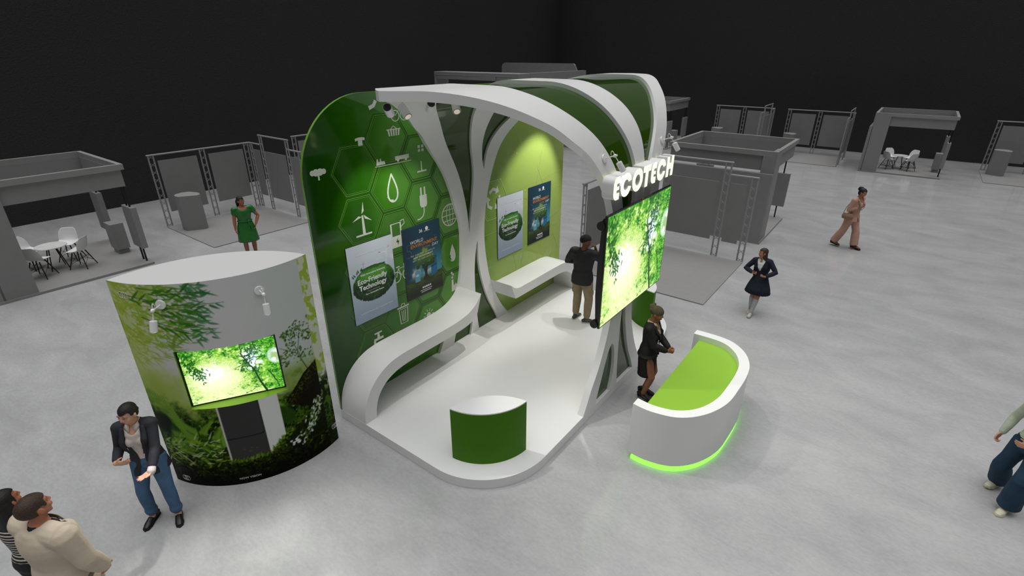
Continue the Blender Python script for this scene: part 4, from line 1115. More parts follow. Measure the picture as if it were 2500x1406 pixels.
CB, PB, TB, CH, TBL, PT = booth_c(), plinth_proto(), booth_t(), chair_proto(), table_proto(), podium_t()
first = {}
def put(p, *a):
    u = first.get(p.name); first[p.name] = True
    return place(p, u, *a)
cboo = [((-14.85, 1.22), PI / 2, 'at the left edge of the hall', 'the left-edge grey booth'), ((-1.59, 28.6), 0, 'on the right beside the dark back wall', 'the right-hand back booth'),
        ((-2.71, 15.25), PI / 2, 'right behind the large screen', None), ((-13.86, 28.65), 0, 'at the back, partly hidden behind the green arch', None)]
for org, rz, lab, short in cboo:
    put(CB, (*org, 0), rz, 'grey canopy booth with black posts, ' + lab, 'booth', 'grey canopy booths')
    if org != (-2.71, 15.25): put(PB, at(org, rz, 2.83, 1.5, .06), rz, {0: 'grey box plinth in the grey booth at the left edge of the hall', 1: 'grey box plinth in the back booth on the right', 3: 'grey box plinth between the posts of the back booth behind the arch'}[cboo.index((org, rz, lab, short))], 'plinth', 'grey box plinths')
    if short:
        put(TBL, at(org, rz, 1.42, 1.42, .06), rz, 'small round marble table with four white chairs in ' + short, 'table', 'round booth tables')
        for x, y, t in ((1.02, 1.03, 'front, beside the tower wall'), (1.83, 1.03, 'front, away from the tower wall'), (1.05, 1.88, 'rear, beside the tower wall'), (1.83, 1.88, 'rear, away from the tower wall')):
            dx, dy = 1.42 - x, 1.42 - y
            put(CH, at(org, rz, x, y, .06), rz + math.atan2(dy, dx) - PI / 2, 'white shell chair in ' + short + ', ' + t, 'chair', 'white shell chairs')
tboo = [((-17.9, 8.85), 0, 'on the left behind the woman in the green dress'), ((-5.78, 13.53), 0, 'behind the large screen'), ((-17.95, 13.55), 0, 'on the left, mostly hidden by the green wall'),
        ((-6.3, 32.05), -PI / 2, 'at the back, left of its twin'), ((-2.53, 32.05), -PI / 2, 'at the back, beside the white-chair booth'), ((6.0, 32.05), -PI / 2, 'at the right edge of the picture')]
for org, rz, lab in tboo:
    put(TB, (*org, 0), rz, 'grey truss booth with hanging panels ' + lab, 'booth', 'grey truss booths')
    if org[0] in (-17.95, -5.78): continue
    put(PT, at(org, rz, .86, -2.62, .025), rz, 'grey podium of the truss booth ' + lab.replace('between another truss booth and the white-chair booth', 'beside the white-chair booth').replace('left of the two beside the ring-shaped booth', 'left of its neighbour'), 'podium', 'grey curved podiums')
# large booth far behind the arch
o = empty('large_booth', (-17.4, 23, 0), 0, 'large dark grey booth with a rounded portal rising behind the green arch', 'booth')
m = MB(); X0, X1, Zt = -2.65, 2.65, 4.1
def rr(x0, x1, z0, z1, r, top=True): return [(x0, z0), (x1, z0), (x1, z1 - r)] + arc(x1 - r, z1 - r, r, 0, 90, 8)[1:] + arc(x0 + r, z1 - r, r, 90, 180, 8)
m.box(X0, X1 + .0, -3.0, -2.1, Zt - .14, Zt); m.box(X0, X0 + .14, -3.0, -2.1, 0, Zt - .14); m.box(1.35, X1, -3.0, -2.1, 0, Zt - .14); m.box(X0 + .14, 1.35, -3.0, -2.85, Zt - .34, Zt - .14)
bevel(m.build('portal_frame', BOOTH, o), .02)
m = MB(); m.box(X1 - .2, X1, -2.1, 3.1, Zt - .4, Zt); m.box(X1 - .2, X1, 2.7, 3.1, 0, Zt - .4); m.build('side_beam', BOOTH, o)
pts = [(-3.0, 0), (2.25, 0), (2.25, 4.02)] + [(2.12 - .02 * k, 4.06 + .05 * k) for k in range(5)] + arc(1.85, 4.26, .16, 0, 90, 6) + arc(-2.75, 4.17, .25, 90, 180, 6)
MB().prism([(p[1], p[0]) for p in pts], 'y', 3.0, 3.12).build('rear_fin', BOOTH, o, 30)
# ------------------------------------------------------------------ people
def clothmat(name, c, rough=.75, noise=.10, ns=14):
    return mat(name, rgb(*c), rough, 1.35, noise=noise, nscale=ns, bump=.12, bscale=45)
SKIN = mat_attr('skin', .5, 1.38)
EYEW = mat('eye_white', rgb(196, 186, 178), .3); EYED = mat('eye_dark', rgb(26, 18, 14), .15)
def rotm(pitch=0, yaw=0, roll=0):
    """pitch > 0 bends forward (+y), yaw > 0 turns to the left, roll > 0 tilts to the right"""
    return Matrix.Rotation(math.radians(yaw), 3, 'Z') @ Matrix.Rotation(math.radians(-pitch), 3, 'X') @ Matrix.Rotation(math.radians(roll), 3, 'Y')
class Vol:
    """closed overlapping tubes and ellipsoids, fused into one skin by voxel remeshing"""
    def __init__(s): s.mb = MB()
    def tube(s, pts, rad, side=(1, 0, 0), n=16, cap=True):
        pts = [Vector(p) for p in pts]; N = len(pts); V = []; side = Vector(side)
        rad = [(r, r) if not isinstance(r, (tuple, list)) else r for r in rad]
        rows = []
        for i, p in enumerate(pts):
            t = (pts[min(i + 1, N - 1)] - pts[max(i - 1, 0)]).normalized()
            a = side - t * side.dot(t)
            a = t.orthogonal() if a.length < .05 else a
            a.normalize(); b = t.cross(a); rows.append((p, t, a, b, rad[i]))
        if cap:   # rounded ends
            p, t, a, b, r = rows[0]; h = min(r) * (1 if max(r) < .1 else .12); rows.insert(0, (p - t * h * .6, t, a, b, (r[0] * .72, r[1] * .72))); rows.insert(0, (p - t * h * .9, t, a, b, (r[0] * .3, r[1] * .3)))
            p, t, a, b, r = rows[-1]; h = min(r) * (1 if max(r) < .1 else .12); rows.append((p + t * h * .6, t, a, b, (r[0] * .72, r[1] * .72))); rows.append((p + t * h * .9, t, a, b, (r[0] * .3, r[1] * .3)))
        for p, t, a, b, r in rows:
            for k in range(n):
                q = 2 * PI * k / n; V.append(p + a * r[0] * math.cos(q) + b * r[1] * math.sin(q))
        M = len(rows); F = [[i * n + k, i * n + (k + 1) % n, (i + 1) * n + (k + 1) % n, (i + 1) * n + k] for i in range(M - 1) for k in range(n)]
        F += [list(range(n - 1, -1, -1)), list(range((M - 1) * n, M * n))]
        s.mb.add(V, F)
    def ell(s, c, r, R=None, n=16):
        c = Vector(c); R = R or Matrix.Identity(3); V = []; h = n // 2 + 2
        for i in range(h + 1):
            a = PI * i / h
            for k in range(n):
                t = 2 * PI * k / n; V.append(c + R @ Vector((r[0] * math.sin(a) * math.cos(t), r[1] * math.sin(a) * math.sin(t), r[2] * math.cos(a))))
        s.mb.add(V, [[i * n + k, (i + 1) * n + k, (i + 1) * n + (k + 1) % n, i * n + (k + 1) % n] for i in range(h) for k in range(n)])
    def fuse(s, name, voxel, it=4):
        me = s.mb.mesh('tmp'); o = bpy.data.objects.new('tmp', me); COL.objects.link(o)
        m = o.modifiers.new('r', 'REMESH'); m.mode = 'VOXEL'; m.voxel_size = voxel; m.use_smooth_shade = True
        if it: m = o.modifiers.new('s', 'SMOOTH'); m.factor = .5; m.iterations = it
        bpy.context.view_layer.update()
        r = bpy.data.meshes.new_from_object(o.evaluated_get(bpy.context.evaluated_depsgraph_get()))
        bpy.data.objects.remove(o); bpy.data.meshes.remove(me)
        r.name = name; r.materials.clear(); r.shade_smooth()
        return r
def cut(me, pred):
    bm = bmesh.new(); bm.from_mesh(me)
    bmesh.ops.delete(bm, geom=[f for f in bm.faces if pred(f.calc_center_median())], context='FACES')
    bm.verts.ensure_lookup_table()
    for it in range(14):
        new = {}
        for v in bm.verts:
            nb = [e.other_vert(v).co for e in v.link_edges if e.is_boundary]
            if len(nb) == 2: new[v] = v.co * .4 + (nb[0] + nb[1]) * .3
        for v, c in new.items(): v.co = c
    bm.to_mesh(me); bm.free(); me.shade_smooth()
def coords(me):
    a = np.empty(len(me.vertices) * 3, np.float32); me.vertices.foreach_get('co', a); return a.reshape(-1, 3)
def ik(a, c, l1, l2, pole):
    a, c = Vector(a), Vector(c); d = c - a; L = min(d.length, (l1 + l2) * .995); d = d.normalized()
    c = a + d * L; x = (l1 * l1 - l2 * l2 + L * L) / (2 * L); h = math.sqrt(max(0, l1 * l1 - x * x))
    p = Vector(pole); p = (p - d * p.dot(d)).normalized()
    return a + d * x + p * h, c

class Person:
    def __init__(s, label, loc, face, H=1.7, male=False, skin=(170, 120, 92), lean=(0, 0, 0), pelvis=(0, 0, 0), head=(0, 0, 0), feet=None, hands=None, wide=1., lip=(150, 70, 66), group=None):
        s.k = H / 1.72; s.male = male; s.skin = skin; s.wide = wide; s.lip = lip; s.label = label
        s.rz = math.atan2(face[1], face[0]) - PI / 2; s.loc = loc; s.lean = lean; s.pel = Vector(pelvis)
        s.sh = (.195 if male else .172) * wide
        s.N = s.tp((0, -.012, 1.45)); s.HC = s.tp((0, .012, 1.455)) + rotm(*lean_to(lean)) @ rotm(head[1] * .5, head[0], head[2]) @ Vector((0, .012, .155))
        s.HR = rotm(*lean_to(lean)) @ rotm(head[1], head[0], head[2])
        feet = feet or {'R': (.10, .0, 0, 0), 'L': (-.10, .0, 0, 0)}
        hands = hands or {}
        s.leg = {}; s.arm = {}; s.foot = {}
        for S_, sx in (('R', 1), ('L', -1)):
            hip = Vector((sx * .088 * wide, 0, .90)) + s.pel; fx, fy, fyaw, lift = feet[S_][:4]
            ank = Vector((fx, fy, .085 + lift)); fd = rotm(0, fyaw) @ Vector((0, 1, 0))
            kn, ank = ik(hip, ank, .415, .405, fd + Vector((sx * .12, .1, 0)))
            s.leg[S_] = (hip, kn, ank); s.foot[S_] = (ank, fd, feet[S_][4] if len(feet[S_]) > 4 else 0)
            h = hands.get(S_, dict(pos=(sx * .27, .03, .84), pole=(sx * .3, -1, -.2), d=(0, .15, -1), n=(-sx, 0, 0), curl=.35))
            shp = s.tp((sx * s.sh, -.01, 1.40)); el_, w = ik(shp, h['pos'], .285, .25, h['pole'])
            s.arm[S_] = (shp, el_, w, h)
        s.kids = []
    def tp(s, p):
        p = Vector(p); w = min(1, max(0, (p.z - .95) / .22)); w = w * w * (3 - 2 * w)
        pv = Vector((0, 0, 1.02)); q = rotm(s.lean[0] * w, s.lean[2] * w, s.lean[1] * w) @ (p - pv) + pv
        return q + s.pel
    def torso_rings(s, g=0., z0=.90, z1=1.46, extra=()):
        f = s.male; w = s.wide
        R = [(.86, .155, .105, -.005), (.92, .172 if not f else .165, .122, -.008), (1.0, .158 if not f else .158, .112, -.002), (1.07, .132 if not f else .155, .098, .004), (1.15, .138 if not f else .163, .104, .004), (1.26, .158 if not f else .183, .118 if not f else .122, .006), (1.34, .162 if not f else .19, .112, -.002), (1.40, .140 if not f else .165, .09, -.012), (1.445, .085, .068, -.014), (1.475, .058, .056, -.008)]
        out = []
        for z, a, b, y in R:
            if z0 - .001 <= z <= z1: out.append((s.tp((0, y, z)), (a * w + g, b * w + g)))
        return out
    def torso(s, v, g=0., z0=.86, z1=1.48):
        r = s.torso_rings(g, z0, z1); side = rotm(*lean_to(s.lean)) @ Vector((1, 0, 0))
        v.tube([p for p, _ in r], [q for _, q in r], side, 24)
        if not s.male:
            for sx in (-1, 1): v.ell(s.tp((sx * .072, .085, 1.255)), (.062 + g * .5, .052 + g * .6, .062 + g * .5))
        for S_ in 'RL': v.tube([s.tp((0, -.01, 1.385)), s.arm[S_][0]], [.075 + g, (.058 if not s.male else .066) + g], n=14)
    def sleeve(s, v, S_, g, t1=1., cuff=0., r0=None):
        a, e, w, h = s.arm[S_]; m = 1.15 if s.male else 1.; m *= (s.wide + 1) / 2
        P = [a, a.lerp(e, .35), a.lerp(e, .75), e, e.lerp(w, .35), e.lerp(w, .8), w]; R = [.056, .050, .043, .042, .041, .031, .027]
        T = [0, .175, .375, .5, .675, .9, 1.]
        pts = []; rr = []
        for p, r, t in zip(P, R, T):
            if t <= t1 + 1e-6: pts.append(p); rr.append(r * m + g + cuff * t)
        if t1 < 1 and T[len(pts) - 1] < t1 - 1e-3:
            i = len(pts); f = (t1 - T[i - 1]) / (T[i] - T[i - 1]); pts.append(P[i - 1].lerp(P[i], f)); rr.append((R[i - 1] + (R[i] - R[i - 1]) * f) * m + g + cuff * t1)
        v.tube(pts, rr, n=14)
    def legs(s, v, g=0., t1=1., flare=0., S_='RL', t0=0.):
        for q in S_:
            h, kn, an = s.leg[q]; w = (s.wide + 1) / 2
            P = [h + Vector((0, 0, .03)), h.lerp(kn, .25), h.lerp(kn, .65), kn, kn.lerp(an, .3), kn.lerp(an, .7), an]; R = [.098, .09, .07, .057, .056, .043, .036]; T = [0, .125, .325, .5, .65, .85, 1.]
            pts = []; rr = []
            for p, r, t in zip(P, R, T):
                if t0 - 1e-6 <= t <= t1 + 1e-6: pts.append(p); rr.append(r * w + g + flare * max(0, t - .3) / .7)
            if t1 < 1 and T[max(i for i in range(7) if T[i] <= t1 + 1e-6)] < t1 - 1e-3:
                i = max(j for j in range(7) if T[j] <= t1) + 1; f = (t1 - T[i - 1]) / (T[i] - T[i - 1]); pts.append(P[i - 1].lerp(P[i], f)); rr.append((R[i - 1] + (R[i] - R[i - 1]) * f) * w + g + flare * max(0, t1 - .3) / .7)
            if t0 > 0:
                i = min(j for j in range(7) if T[j] >= t0 - 1e-6)
                if T[i] > t0 + 1e-3: f = (t0 - T[i - 1]) / (T[i] - T[i - 1]); pts.insert(0, P[i - 1].lerp(P[i], f)); rr.insert(0, (R[i - 1] + (R[i] - R[i - 1]) * f) * w + g)
            v.tube(pts, rr, n=16)
    def hp(s, x, y, z): return s.HC + s.HR @ Vector((x, y, z))
    def hand(s, v, S_):
        a, e, w, h = s.arm[S_]; sx = 1 if S_ == 'R' else -1
        d = Vector(h.get('d', (0, 0, -1))).normalized(); n = Vector(h.get('n', (-sx, 0, 0))); n = (n - d * n.dot(d)).normalized()
        sd = d.cross(n)                       # across the palm
        th = h.get('thumb'); 
        if th is not None and sd.dot(Vector(th)) < 0: sd = -sd
        m = 1.1 if s.male else 1.; c = h.get('curl', .4); sp = h.get('spread', .06)
        W = Vector(w)
        v.tube([W - d * .02, W + d * .015, W + d * .05, W + d * .085], [(.026 * m, .019 * m), (.031 * m, .017 * m), (.038 * m, .016 * m), (.036 * m, .012 * m)], sd, 14)
        s.tips = getattr(s, 'tips', [])
        for k, (off, L, r) in enumerate(((.0285, .070, .0084), (.0098, .078, .0086), (-.0095, .073, .0082), (-.0280, .058, .0074))):
            p = W + d * (.084 if k in (1, 2) else .078) + sd * off * m; dd = (d + sd * sp * (1.5 - k)).normalized(); pts = [p - dd * .02, p]; cc = c * (1 + .12 * k)
            for j, fr in enumerate((.42, .32, .26)):
                ang = cc * (j + .6) ; q = Matrix.Rotation(0, 3, 'X')
                dj = dd * math.cos(ang) + n * math.sin(ang); p = p + dj * L * m * fr; pts.append(p)
            v.tube(pts, [r * m, r * m, r * m * .98, r * m * .92, r * m * .8], sd, 10); s.tips.append(pts[-1])
        p = W + d * .022 + sd * .026 * m; t1 = (d * .75 + sd * .75 + n * .25).normalized(); t2 = (d * .95 + sd * .25 + n * .35).normalized()
        v.tube([p, p + t1 * .035 * m, p + t1 * .035 * m + t2 * .028 * m, p + t1 * .035 * m + t2 * .05 * m], [.0125 * m, .0115 * m, .0098 * m, .0082 * m], n, 10); s.tips.append(p + t1 * .035 + t2 * .05)
    def build(s, voxel=.0075, nails=None, hands='RL', feet=True):
        v = Vol(); m = 1.05 if s.male else 1.
        s.torso(v); s.legs(v)
        for S_ in 'RL':
            s.sleeve(v, S_, 0.)
            if S_ in hands: s.hand(v, S_)
            a, fd, pt = s.foot[S_]
            v.tube([a + Vector((0, 0, -.01)), a + fd * .05 + Vector((0, 0, -.035)), a + fd * .14 + Vector((0, 0, -.058))], [.036, (.038, .035), (.036, .018)], (fd.y, -fd.x, 0), 12)
        v.tube([s.N - Vector((0, 0, .01)), s.N.lerp(s.HC, .5) , s.hp(0, -.015, -.04)], [.056 * m, .052 * m, .05 * m], n=16)
        R = s.HR
        v.ell(s.hp(0, -.012, .03), (.074 * m, .094 * m, .087), R); v.ell(s.hp(0, .02, -.02), (.066 * m, .068, .085), R)
        v.tube([s.hp(0, .005, -.03), s.hp(0, .035, -.075), s.hp(0, .052, -.098)], [(.06 * m, .055), (.045 * m, .038), (.026 * m, .02)], R @ Vector((1, 0, 0)), 16)
        v.ell(s.hp(0, .06, -.045), (.036, .026, .036), R)
        v.tube([s.hp(0, .080, .028), s.hp(0, .091, .0), s.hp(0, .1, -.017)], [.0072, .0088, .0102], R @ Vector((1, 0, 0)), 10)
        for sx in (-1, 1):
            v.ell(s.hp(sx * .031, .073, .021), (.017, .0125, .0068), R)
            v.ell(s.hp(sx * .0095, .090, -.020), (.0085, .011, .0068), R); v.ell(s.hp(sx * .032, .074, .033), (.026, .012, .010), R); v.ell(s.hp(sx * .042, .055, -.02), (.024, .024, .022), R)
            v.ell(s.hp(sx * .079 * m, -.008, .0), (.012, .022, .034), R @ rotm(-12, sx * -18, 0))
        v.ell(s.hp(0, .083, -.051), (.023, .010, .0062), R); v.ell(s.hp(0, .082, -.062), (.020, .010, .0065), R)
        me = v.fuse('person', voxel, 3)
        co = coords(me); sk = np.array(s2l(np.array(s.skin) / 255.)); C = np.ones((len(co), 3)) * sk
        nz = fbm(co[:, 0] * 30, co[:, 1] * 30 + co[:, 2] * 30, 3)[:, None]; C *= .93 + .14 * nz
        L = (co - np.array(s.HC)) @ np.array(s.HR)      # head-local coordinates
        def el(c, r): return 1 - sm(.75, 1.15, np.sqrt((((L - np.array(c)) / np.array(r)) ** 2).sum(1)))
        lipc = s2l(np.array(s.lip) / 255.); a = np.maximum(el((0, .092, -.051), (.024, .02, .0065)), el((0, .09, -.0625), (.021, .02, .0075)))[:, None]; C = C * (1 - a) + lipc * a
        for sx in (-1, 1):
            a = el((sx * .034, .085, .0365), (.023, .03, .006))[:, None]; C = C * (1 - a * .8) + np.array(rgb(30, 22, 18)) * a * .8
            a = el((sx * .031, .085, .0125), (.020, .03, .0105))[:, None]; C = C * (1 - a * .75) + np.array(rgb(46, 32, 26)) * a * .75
        if nails:
            for t in s.tips:
                a = (1 - sm(.006, .010, np.sqrt(((co - np.array(t)) ** 2).sum(1))))[:, None]; C = C * (1 - a) + np.array(rgb(*nails)) * a
        set_cols(me, C)
        me.transform(Matrix.Scale(s.k, 4))
        o = link_mesh('person', me, SKIN); o.location = s.loc; o.rotation_euler = (0, 0, s.rz)
        tag(o, s.label, 'person'); s.o = o
        for sx in (-1, 1):
            mb = MB(); mb.sphere((0, 0, 0), .0108, 14, 0); c = s.hp(sx * .031, .0718, .012); mb.sphere(s.HR @ Vector((0, .0052, -.001)), .0072, 12, 1)
            mb.v = [tuple((Vector(p) + c) * s.k) for p in mb.v]
            mb.build('eye', [EYEW, EYED], o, 60, weld=False)
        return o
    def cloth(s, name, vol, mtl, voxel=.010, it=5, pred=None, label=None, solid=0.):
        me = vol.fuse(name, voxel, it)
        if pred: cut(me, pred)
        me.transform(Matrix.Scale(s.k, 4))
        o = link_mesh(name, me, mtl, s.o)
        if solid: md = o.modifiers.new('solid', 'SOLIDIFY'); md.thickness = solid; md.offset = -1
        if label: o['label'] = label
        return o
    def part(s, name, mb, mtl, smooth=50, **kw):
        mb.v = [tuple(Vector(p) * s.k) for p in mb.v]
        return mb.build(name, mtl, s.o, smooth, **kw)
    def shoes(s, mtl, sole, heel=0., high=.0, S_='RL', sc=1.):
        for q in S_:
            a, fd, pt = s.foot[q]; b = Vector((a.x, a.y, a.z - .085)); sd = Vector((fd.y, -fd.x, 0)); up = Vector((0, 0, 1))
            v = Vol(); P = lambda f, z: b + fd * f + up * z
            v.tube([P(-.065, .045 + heel), P(-.02, .05 + heel), P(.05, .047 + heel * .7), P(.12, .036 + heel * .15), P(.175, .026)], [(.034, .036), (.038, .044), (.039, .040), (.043, .030), (.034, .019)], sd, 16)
            v.tube([P(-.015, .05 + heel), P(-.008, .095 + high)], [(.040, .043), (.041, .045)], sd, 14)
            sh = s.cloth('shoe', v, mtl, .007, 3)
            mb = MB(); out = [(-.09, .0), (-.075, .03), (-.02, .038), (.06, .038), (.125, .047), (.18, .036), (.205, .0)]; pts = out + [(x, -y) for x, y in out[-2:0:-1]]
            V = []; n = len(pts)
            for z0_, z1_ in ((0, 1),):
                for x, y in pts: V.append(P(x, max(0, heel * .9 * (1 - max(0, x) / .1)) if heel and x < .1 else .0) + sd * y)
                for x, y in pts: V.append(P(x, .022 + (heel * .9 * (1 - max(0, x) / .1) if heel and x < .1 else 0)) + sd * y)
            mb.add(V, [[i, (i + 1) % n, n + (i + 1) % n, n + i] for i in range(n)] + [list(range(n - 1, -1, -1)), list(range(n, 2 * n))])
            if heel: mb.tube(P(-.065, 0), P(-.06, heel + .01), .010, .018, 10)
            mb.v = [tuple(Vector(p) * s.k) for p in mb.v]; mb.build('sole', sole, sh, 30)
    def lathe_skirt(s, name, rows, mtl, pleats=0, amp=.0, n=72):
        """rows: (z, rx, ry, y) from waist to hem"""
        V = []; 
        for i, (z, rx, ry, y) in enumerate(rows):
            c = s.tp((0, y, z)); f = i / (len(rows) - 1)
            for k in range(n):
                t = 2 * PI * k / n; m = 1 + (amp * f * (1 if pleats == 0 else (2 * abs((k * pleats / n) % 1 - .5) - .5))); V.append(c + Vector((rx * m * math.cos(t), ry * m * math.sin(t), 0)))
        R = len(rows); F = [[i * n + k, (i + 1) * n + k, (i + 1) * n + (k + 1) % n, i * n + (k + 1) % n] for i in range(R - 1) for k in range(n)]
        F.append(list(range(n)))
        mb = MB().add(V, F); o = s.part(name, mb, mtl, 40)
        md = o.modifiers.new('solid', 'SOLIDIFY'); md.thickness = .006; md.offset = 1
        return o
    def hair(s, mtl, kind, name='hair', label=None):
        v = Vol(); R = s.HR; m = 1.05 if s.male else 1.
        v.ell(s.hp(0, -.014, .034), (.084 * m, .104 * m, .096), R, 24)
        if kind in ('long', 'ponytail', 'bun', 'lowbun', 'long2'): v.ell(s.hp(0, -.035, -.01), (.082, .078, .085), R, 20)
        if kind == 'bun': v.ell(s.hp(0, -.10, .10), (.048, .046, .042), R); v.ell(s.hp(.02, -.12, .07), (.03, .03, .03), R); v.ell(s.hp(-.02, -.07, .115), (.035, .03, .028), R)
        if kind == 'lowbun': v.ell(s.hp(0, -.105, -.035), (.036, .032, .034), R)
        if kind == 'ponytail': v.tube([s.hp(0, -.10, .04), s.hp(0, -.135, -.02), s.hp(.0, -.13, -.12), s.hp(0, -.11, -.24), s.hp(0, -.10, -.30)], [.03, .04, .04, .03, .012], n=14)
        if kind == 'long': v.tube([s.hp(0, -.03, .03), s.hp(0, -.05, -.09), s.hp(.0, -.075, -.2), s.hp(0, -.075, -.27)], [(.086, .075), (.098, .06), (.10, .045), (.075, .03)], R @ Vector((1, 0, 0)), 20)
        if kind == 'long2': v.tube([s.hp(0, -.03, .03), s.hp(0, -.06, -.10), s.hp(.0, -.10, -.24), s.hp(0, -.11, -.40), s.hp(0, -.10, -.50)], [(.09, .08), (.115, .075), (.125, .065), (.11, .05), (.06, .03)], R @ Vector((1, 0, 0)), 20)
        Ri = np.array(R); hc = np.array(s.HC)
        def pred(c):
            l = (np.array(c) - hc) @ Ri
            if kind == 'short': return (l[1] > .052 and l[2] < .066 - .12 * (l[1] - .052)) or (l[1] > -.03 and l[2] < .0 + .25 * max(0, .0 - l[1])) or l[2] < -.055 or (abs(l[0]) > .06 and -.034 < l[1] < .03 and l[2] < .036)
            if kind == 'beanie': return l[2] < (.035 if l[1] > .0 else .035 + .55 * l[1])
            if kind == 'cap_long': return False
            front = l[1] > .035 and l[2] < .078 - .9 * max(0, l[1] - .06)
            if kind in ('bun', 'lowbun', 'ponytail'): return front or (l[1] > -.03 and l[2] < .012 + .2 * l[1]) or (l[2] < -.05 and l[1] > -.06)
            return (l[1] > .028 and l[2] < .08 - .7 * max(0, l[1] - .06) and abs(l[0]) < .2)
        return s.cloth(name, v, mtl, .0065, 3, pred, label, .006)
def lean_to(l): return (l[0], l[2], l[1])
def top_line(p, me=None): pass
def jacket(P, mtl, hem=.80, flare=.03, g=.02, open_w=None, buttons=None, t1=.93, vtop=1.36, vlow=1.12, cuff=.004, name='jacket', collar=True):
    v = Vol(); r = [q for q in P.torso_rings(g, .85, 1.447)]
    f = P.tp((0, -.004, hem)); fr = P.torso_rings(g + flare, .91, .93)[0][1]
    r = [(f, (fr[0], fr[1] * 1.02)), (P.tp((0, -.004, (hem + .9) / 2)), (fr[0] - flare * .3, fr[1] - flare * .3))] + [q for q in r if q[0].z > (hem + .9) / 2 + .03]
    v.tube([p for p, _ in r], [q for _, q in r], rotm(*lean_to(P.lean)) @ Vector((1, 0, 0)), 28)
    if not P.male:
        for sx in (-1, 1): v.ell(P.tp((sx * .072, .085, 1.255)), (.062 + g * .6, .05 + g * .8, .062 + g * .6))
    for S_ in 'RL':
        v.tube([P.tp((0, -.01, 1.385)), P.arm[S_][0]], [.075 + g, (.06 if not P.male else .07) + g], n=14); P.sleeve(v, S_, g * .75, t1, cuff)
    Li = rotm(*lean_to(P.lean)).transposed(); pv = Vector((0, 0, 1.02)) + P.pel
    def loc(c): return Li @ (Vector(c) - pv) + Vector((0, 0, 1.02))
    def width(z):
        if open_w is not None:                     # worn open: gap all the way down
            return open_w(z)
        if z > vtop + .12: return .2
        if z > vlow: return .012 + .062 * (z - vlow) / (vtop - vlow)
        return -1 if z > .93 or buttons is False else .02 + .06 * (.93 - z)
    def pred(c):
        l = loc(c)
        nearneck = l.z > 1.415 and math.hypot(l.x, l.y + .012) < .075
        return (l.y > .03 and abs(l.x) < width(l.z)) or nearneck
    o = P.cloth(name, v, mtl, .0095, 6, pred, None, .007)
    if collar:                                      # lapels as flat folded strips along the opening
        mb = MB()
        for sx in (-1, 1):
            pts = []
            for i in range(12):
                z = vlow + .02 + (1.44 - vlow - .02) * i / 11; w0 = max(.006, width(min(z, 1.47)) if z < vtop + .1 else .075)
                w0 = min(w0, .078); lw = .012 + .045 * math.sin(PI * min(1, (i + 1) / 12) * .8)
                yy = lambda x: .118 + g + (.012 if not P.male else .006) - 1.9 * x * x - (.55 * max(0, z - 1.30) if z > 1.30 else 0) + (.02 if not P.male and abs(z - 1.25) < .07 else 0)
                pts.append((P.tp((sx * w0, yy(w0) + .004, z)), P.tp((sx * (w0 + lw), yy(w0 + lw) + .008, z))))
            V = [p for a, b in pts for p in (a, b)]
            mb.add(V, [[2 * i, 2 * i + 1, 2 * i + 3, 2 * i + 2] for i in range(11)])
        l = P.part('lapel', mb, mtl, 60, fix=True); l.parent = o; md = l.modifiers.new('solid', 'SOLIDIFY'); md.thickness = .008; md.offset = 0
    if buttons:
        for z in buttons:
            mb = MB(); p = P.tp((.0, .125 + g, z)); mb.tube(p, p + rotm(*lean_to(P.lean)) @ Vector((0, .008, 0)), .009, .008, 12); b = P.part('button', mb, BUTTON); b.parent = o
    return o
def shirt(P, mtl, g=.007, name='shirt', z0=.9, sleeves=None, neck=1.45, vneck=.05):
    v = Vol(); P.torso(v, g, z0, 1.45)
    if sleeves:
        for S_ in 'RL': P.sleeve(v, S_, g + .004, sleeves, .002)
    Li = rotm(*lean_to(P.lean)).transposed(); pv = Vector((0, 0, 1.02)) + P.pel
    def pred(c):
        l = Li @ (Vector(c) - pv) + Vector((0, 0, 1.02))
        return (math.hypot(l.x, l.y + .012) < .066 and l.z > 1.43) or (l.y > .02 and l.z > neck - vneck and abs(l.x) < (l.z - (neck - vneck)) * 1.1 + .004)
    return P.cloth(name, v, mtl, .0085, 4, pred, None, .004)
def collar(P, mtl, h=.045):
    mb = MB()
    for sx in (-1, 1):
        pts = []
        for i in range(10):
            a = math.radians(100 + 165 * i / 9) if False else math.radians(-90 + 165 * i / 9)
            x, y = sx * .066 * math.cos(a), .066 * math.sin(a) - .008
            z = 1.466 - .026 * (i / 9) ** 2; k = 1.30 + .22 * (i / 9)
            pts.append((P.tp((x, y, z + .016)), P.tp((x * k, y * k + .004, z - h * (.5 + .6 * i / 9)))))
        V = [p for a, b in pts for p in (a, b)]; mb.add(V, [[2 * i, 2 * i + 1, 2 * i + 3, 2 * i + 2] for i in range(9)])
    o = P.part('collar', mb, mtl, 60); md = o.modifiers.new('solid', 'SOLIDIFY'); md.thickness = .006; md.offset = 0
    return o
def trousers(P, mtl, g=.012, t1=.95, flare=0., name='trousers', cuff=0.):
    v = Vol(); r = P.torso_rings(g, .85, 1.02)
    v.tube([p for p, _ in r], [q for _, q in r], (1, 0, 0), 24); v.ell(P.tp((0, 0, .87)), (.15 * P.wide + g, .105 + g, .08))
    P.legs(v, g, t1, flare)
    if cuff:
        for q in 'RL':
            h, kn, an = P.leg[q]; v.tube([kn.lerp(an, 2 * t1 - 1 - .09), kn.lerp(an, 2 * t1 - 1)], [.044 + g + flare * .9 + cuff] * 2, n=16)
    return P.cloth(name, v, mtl, .010, 5)
BUTTON = mat('horn_button', rgb(150, 104, 62), .4)
BLKHAIR = mat('black_hair', rgb(22, 19, 18), .62, noise=.3, nscale=60, bump=.3, bscale=90)
BRNHAIR = mat('brown_hair', rgb(58, 42, 32), .65, noise=.35, nscale=70, bump=.3, bscale=90)
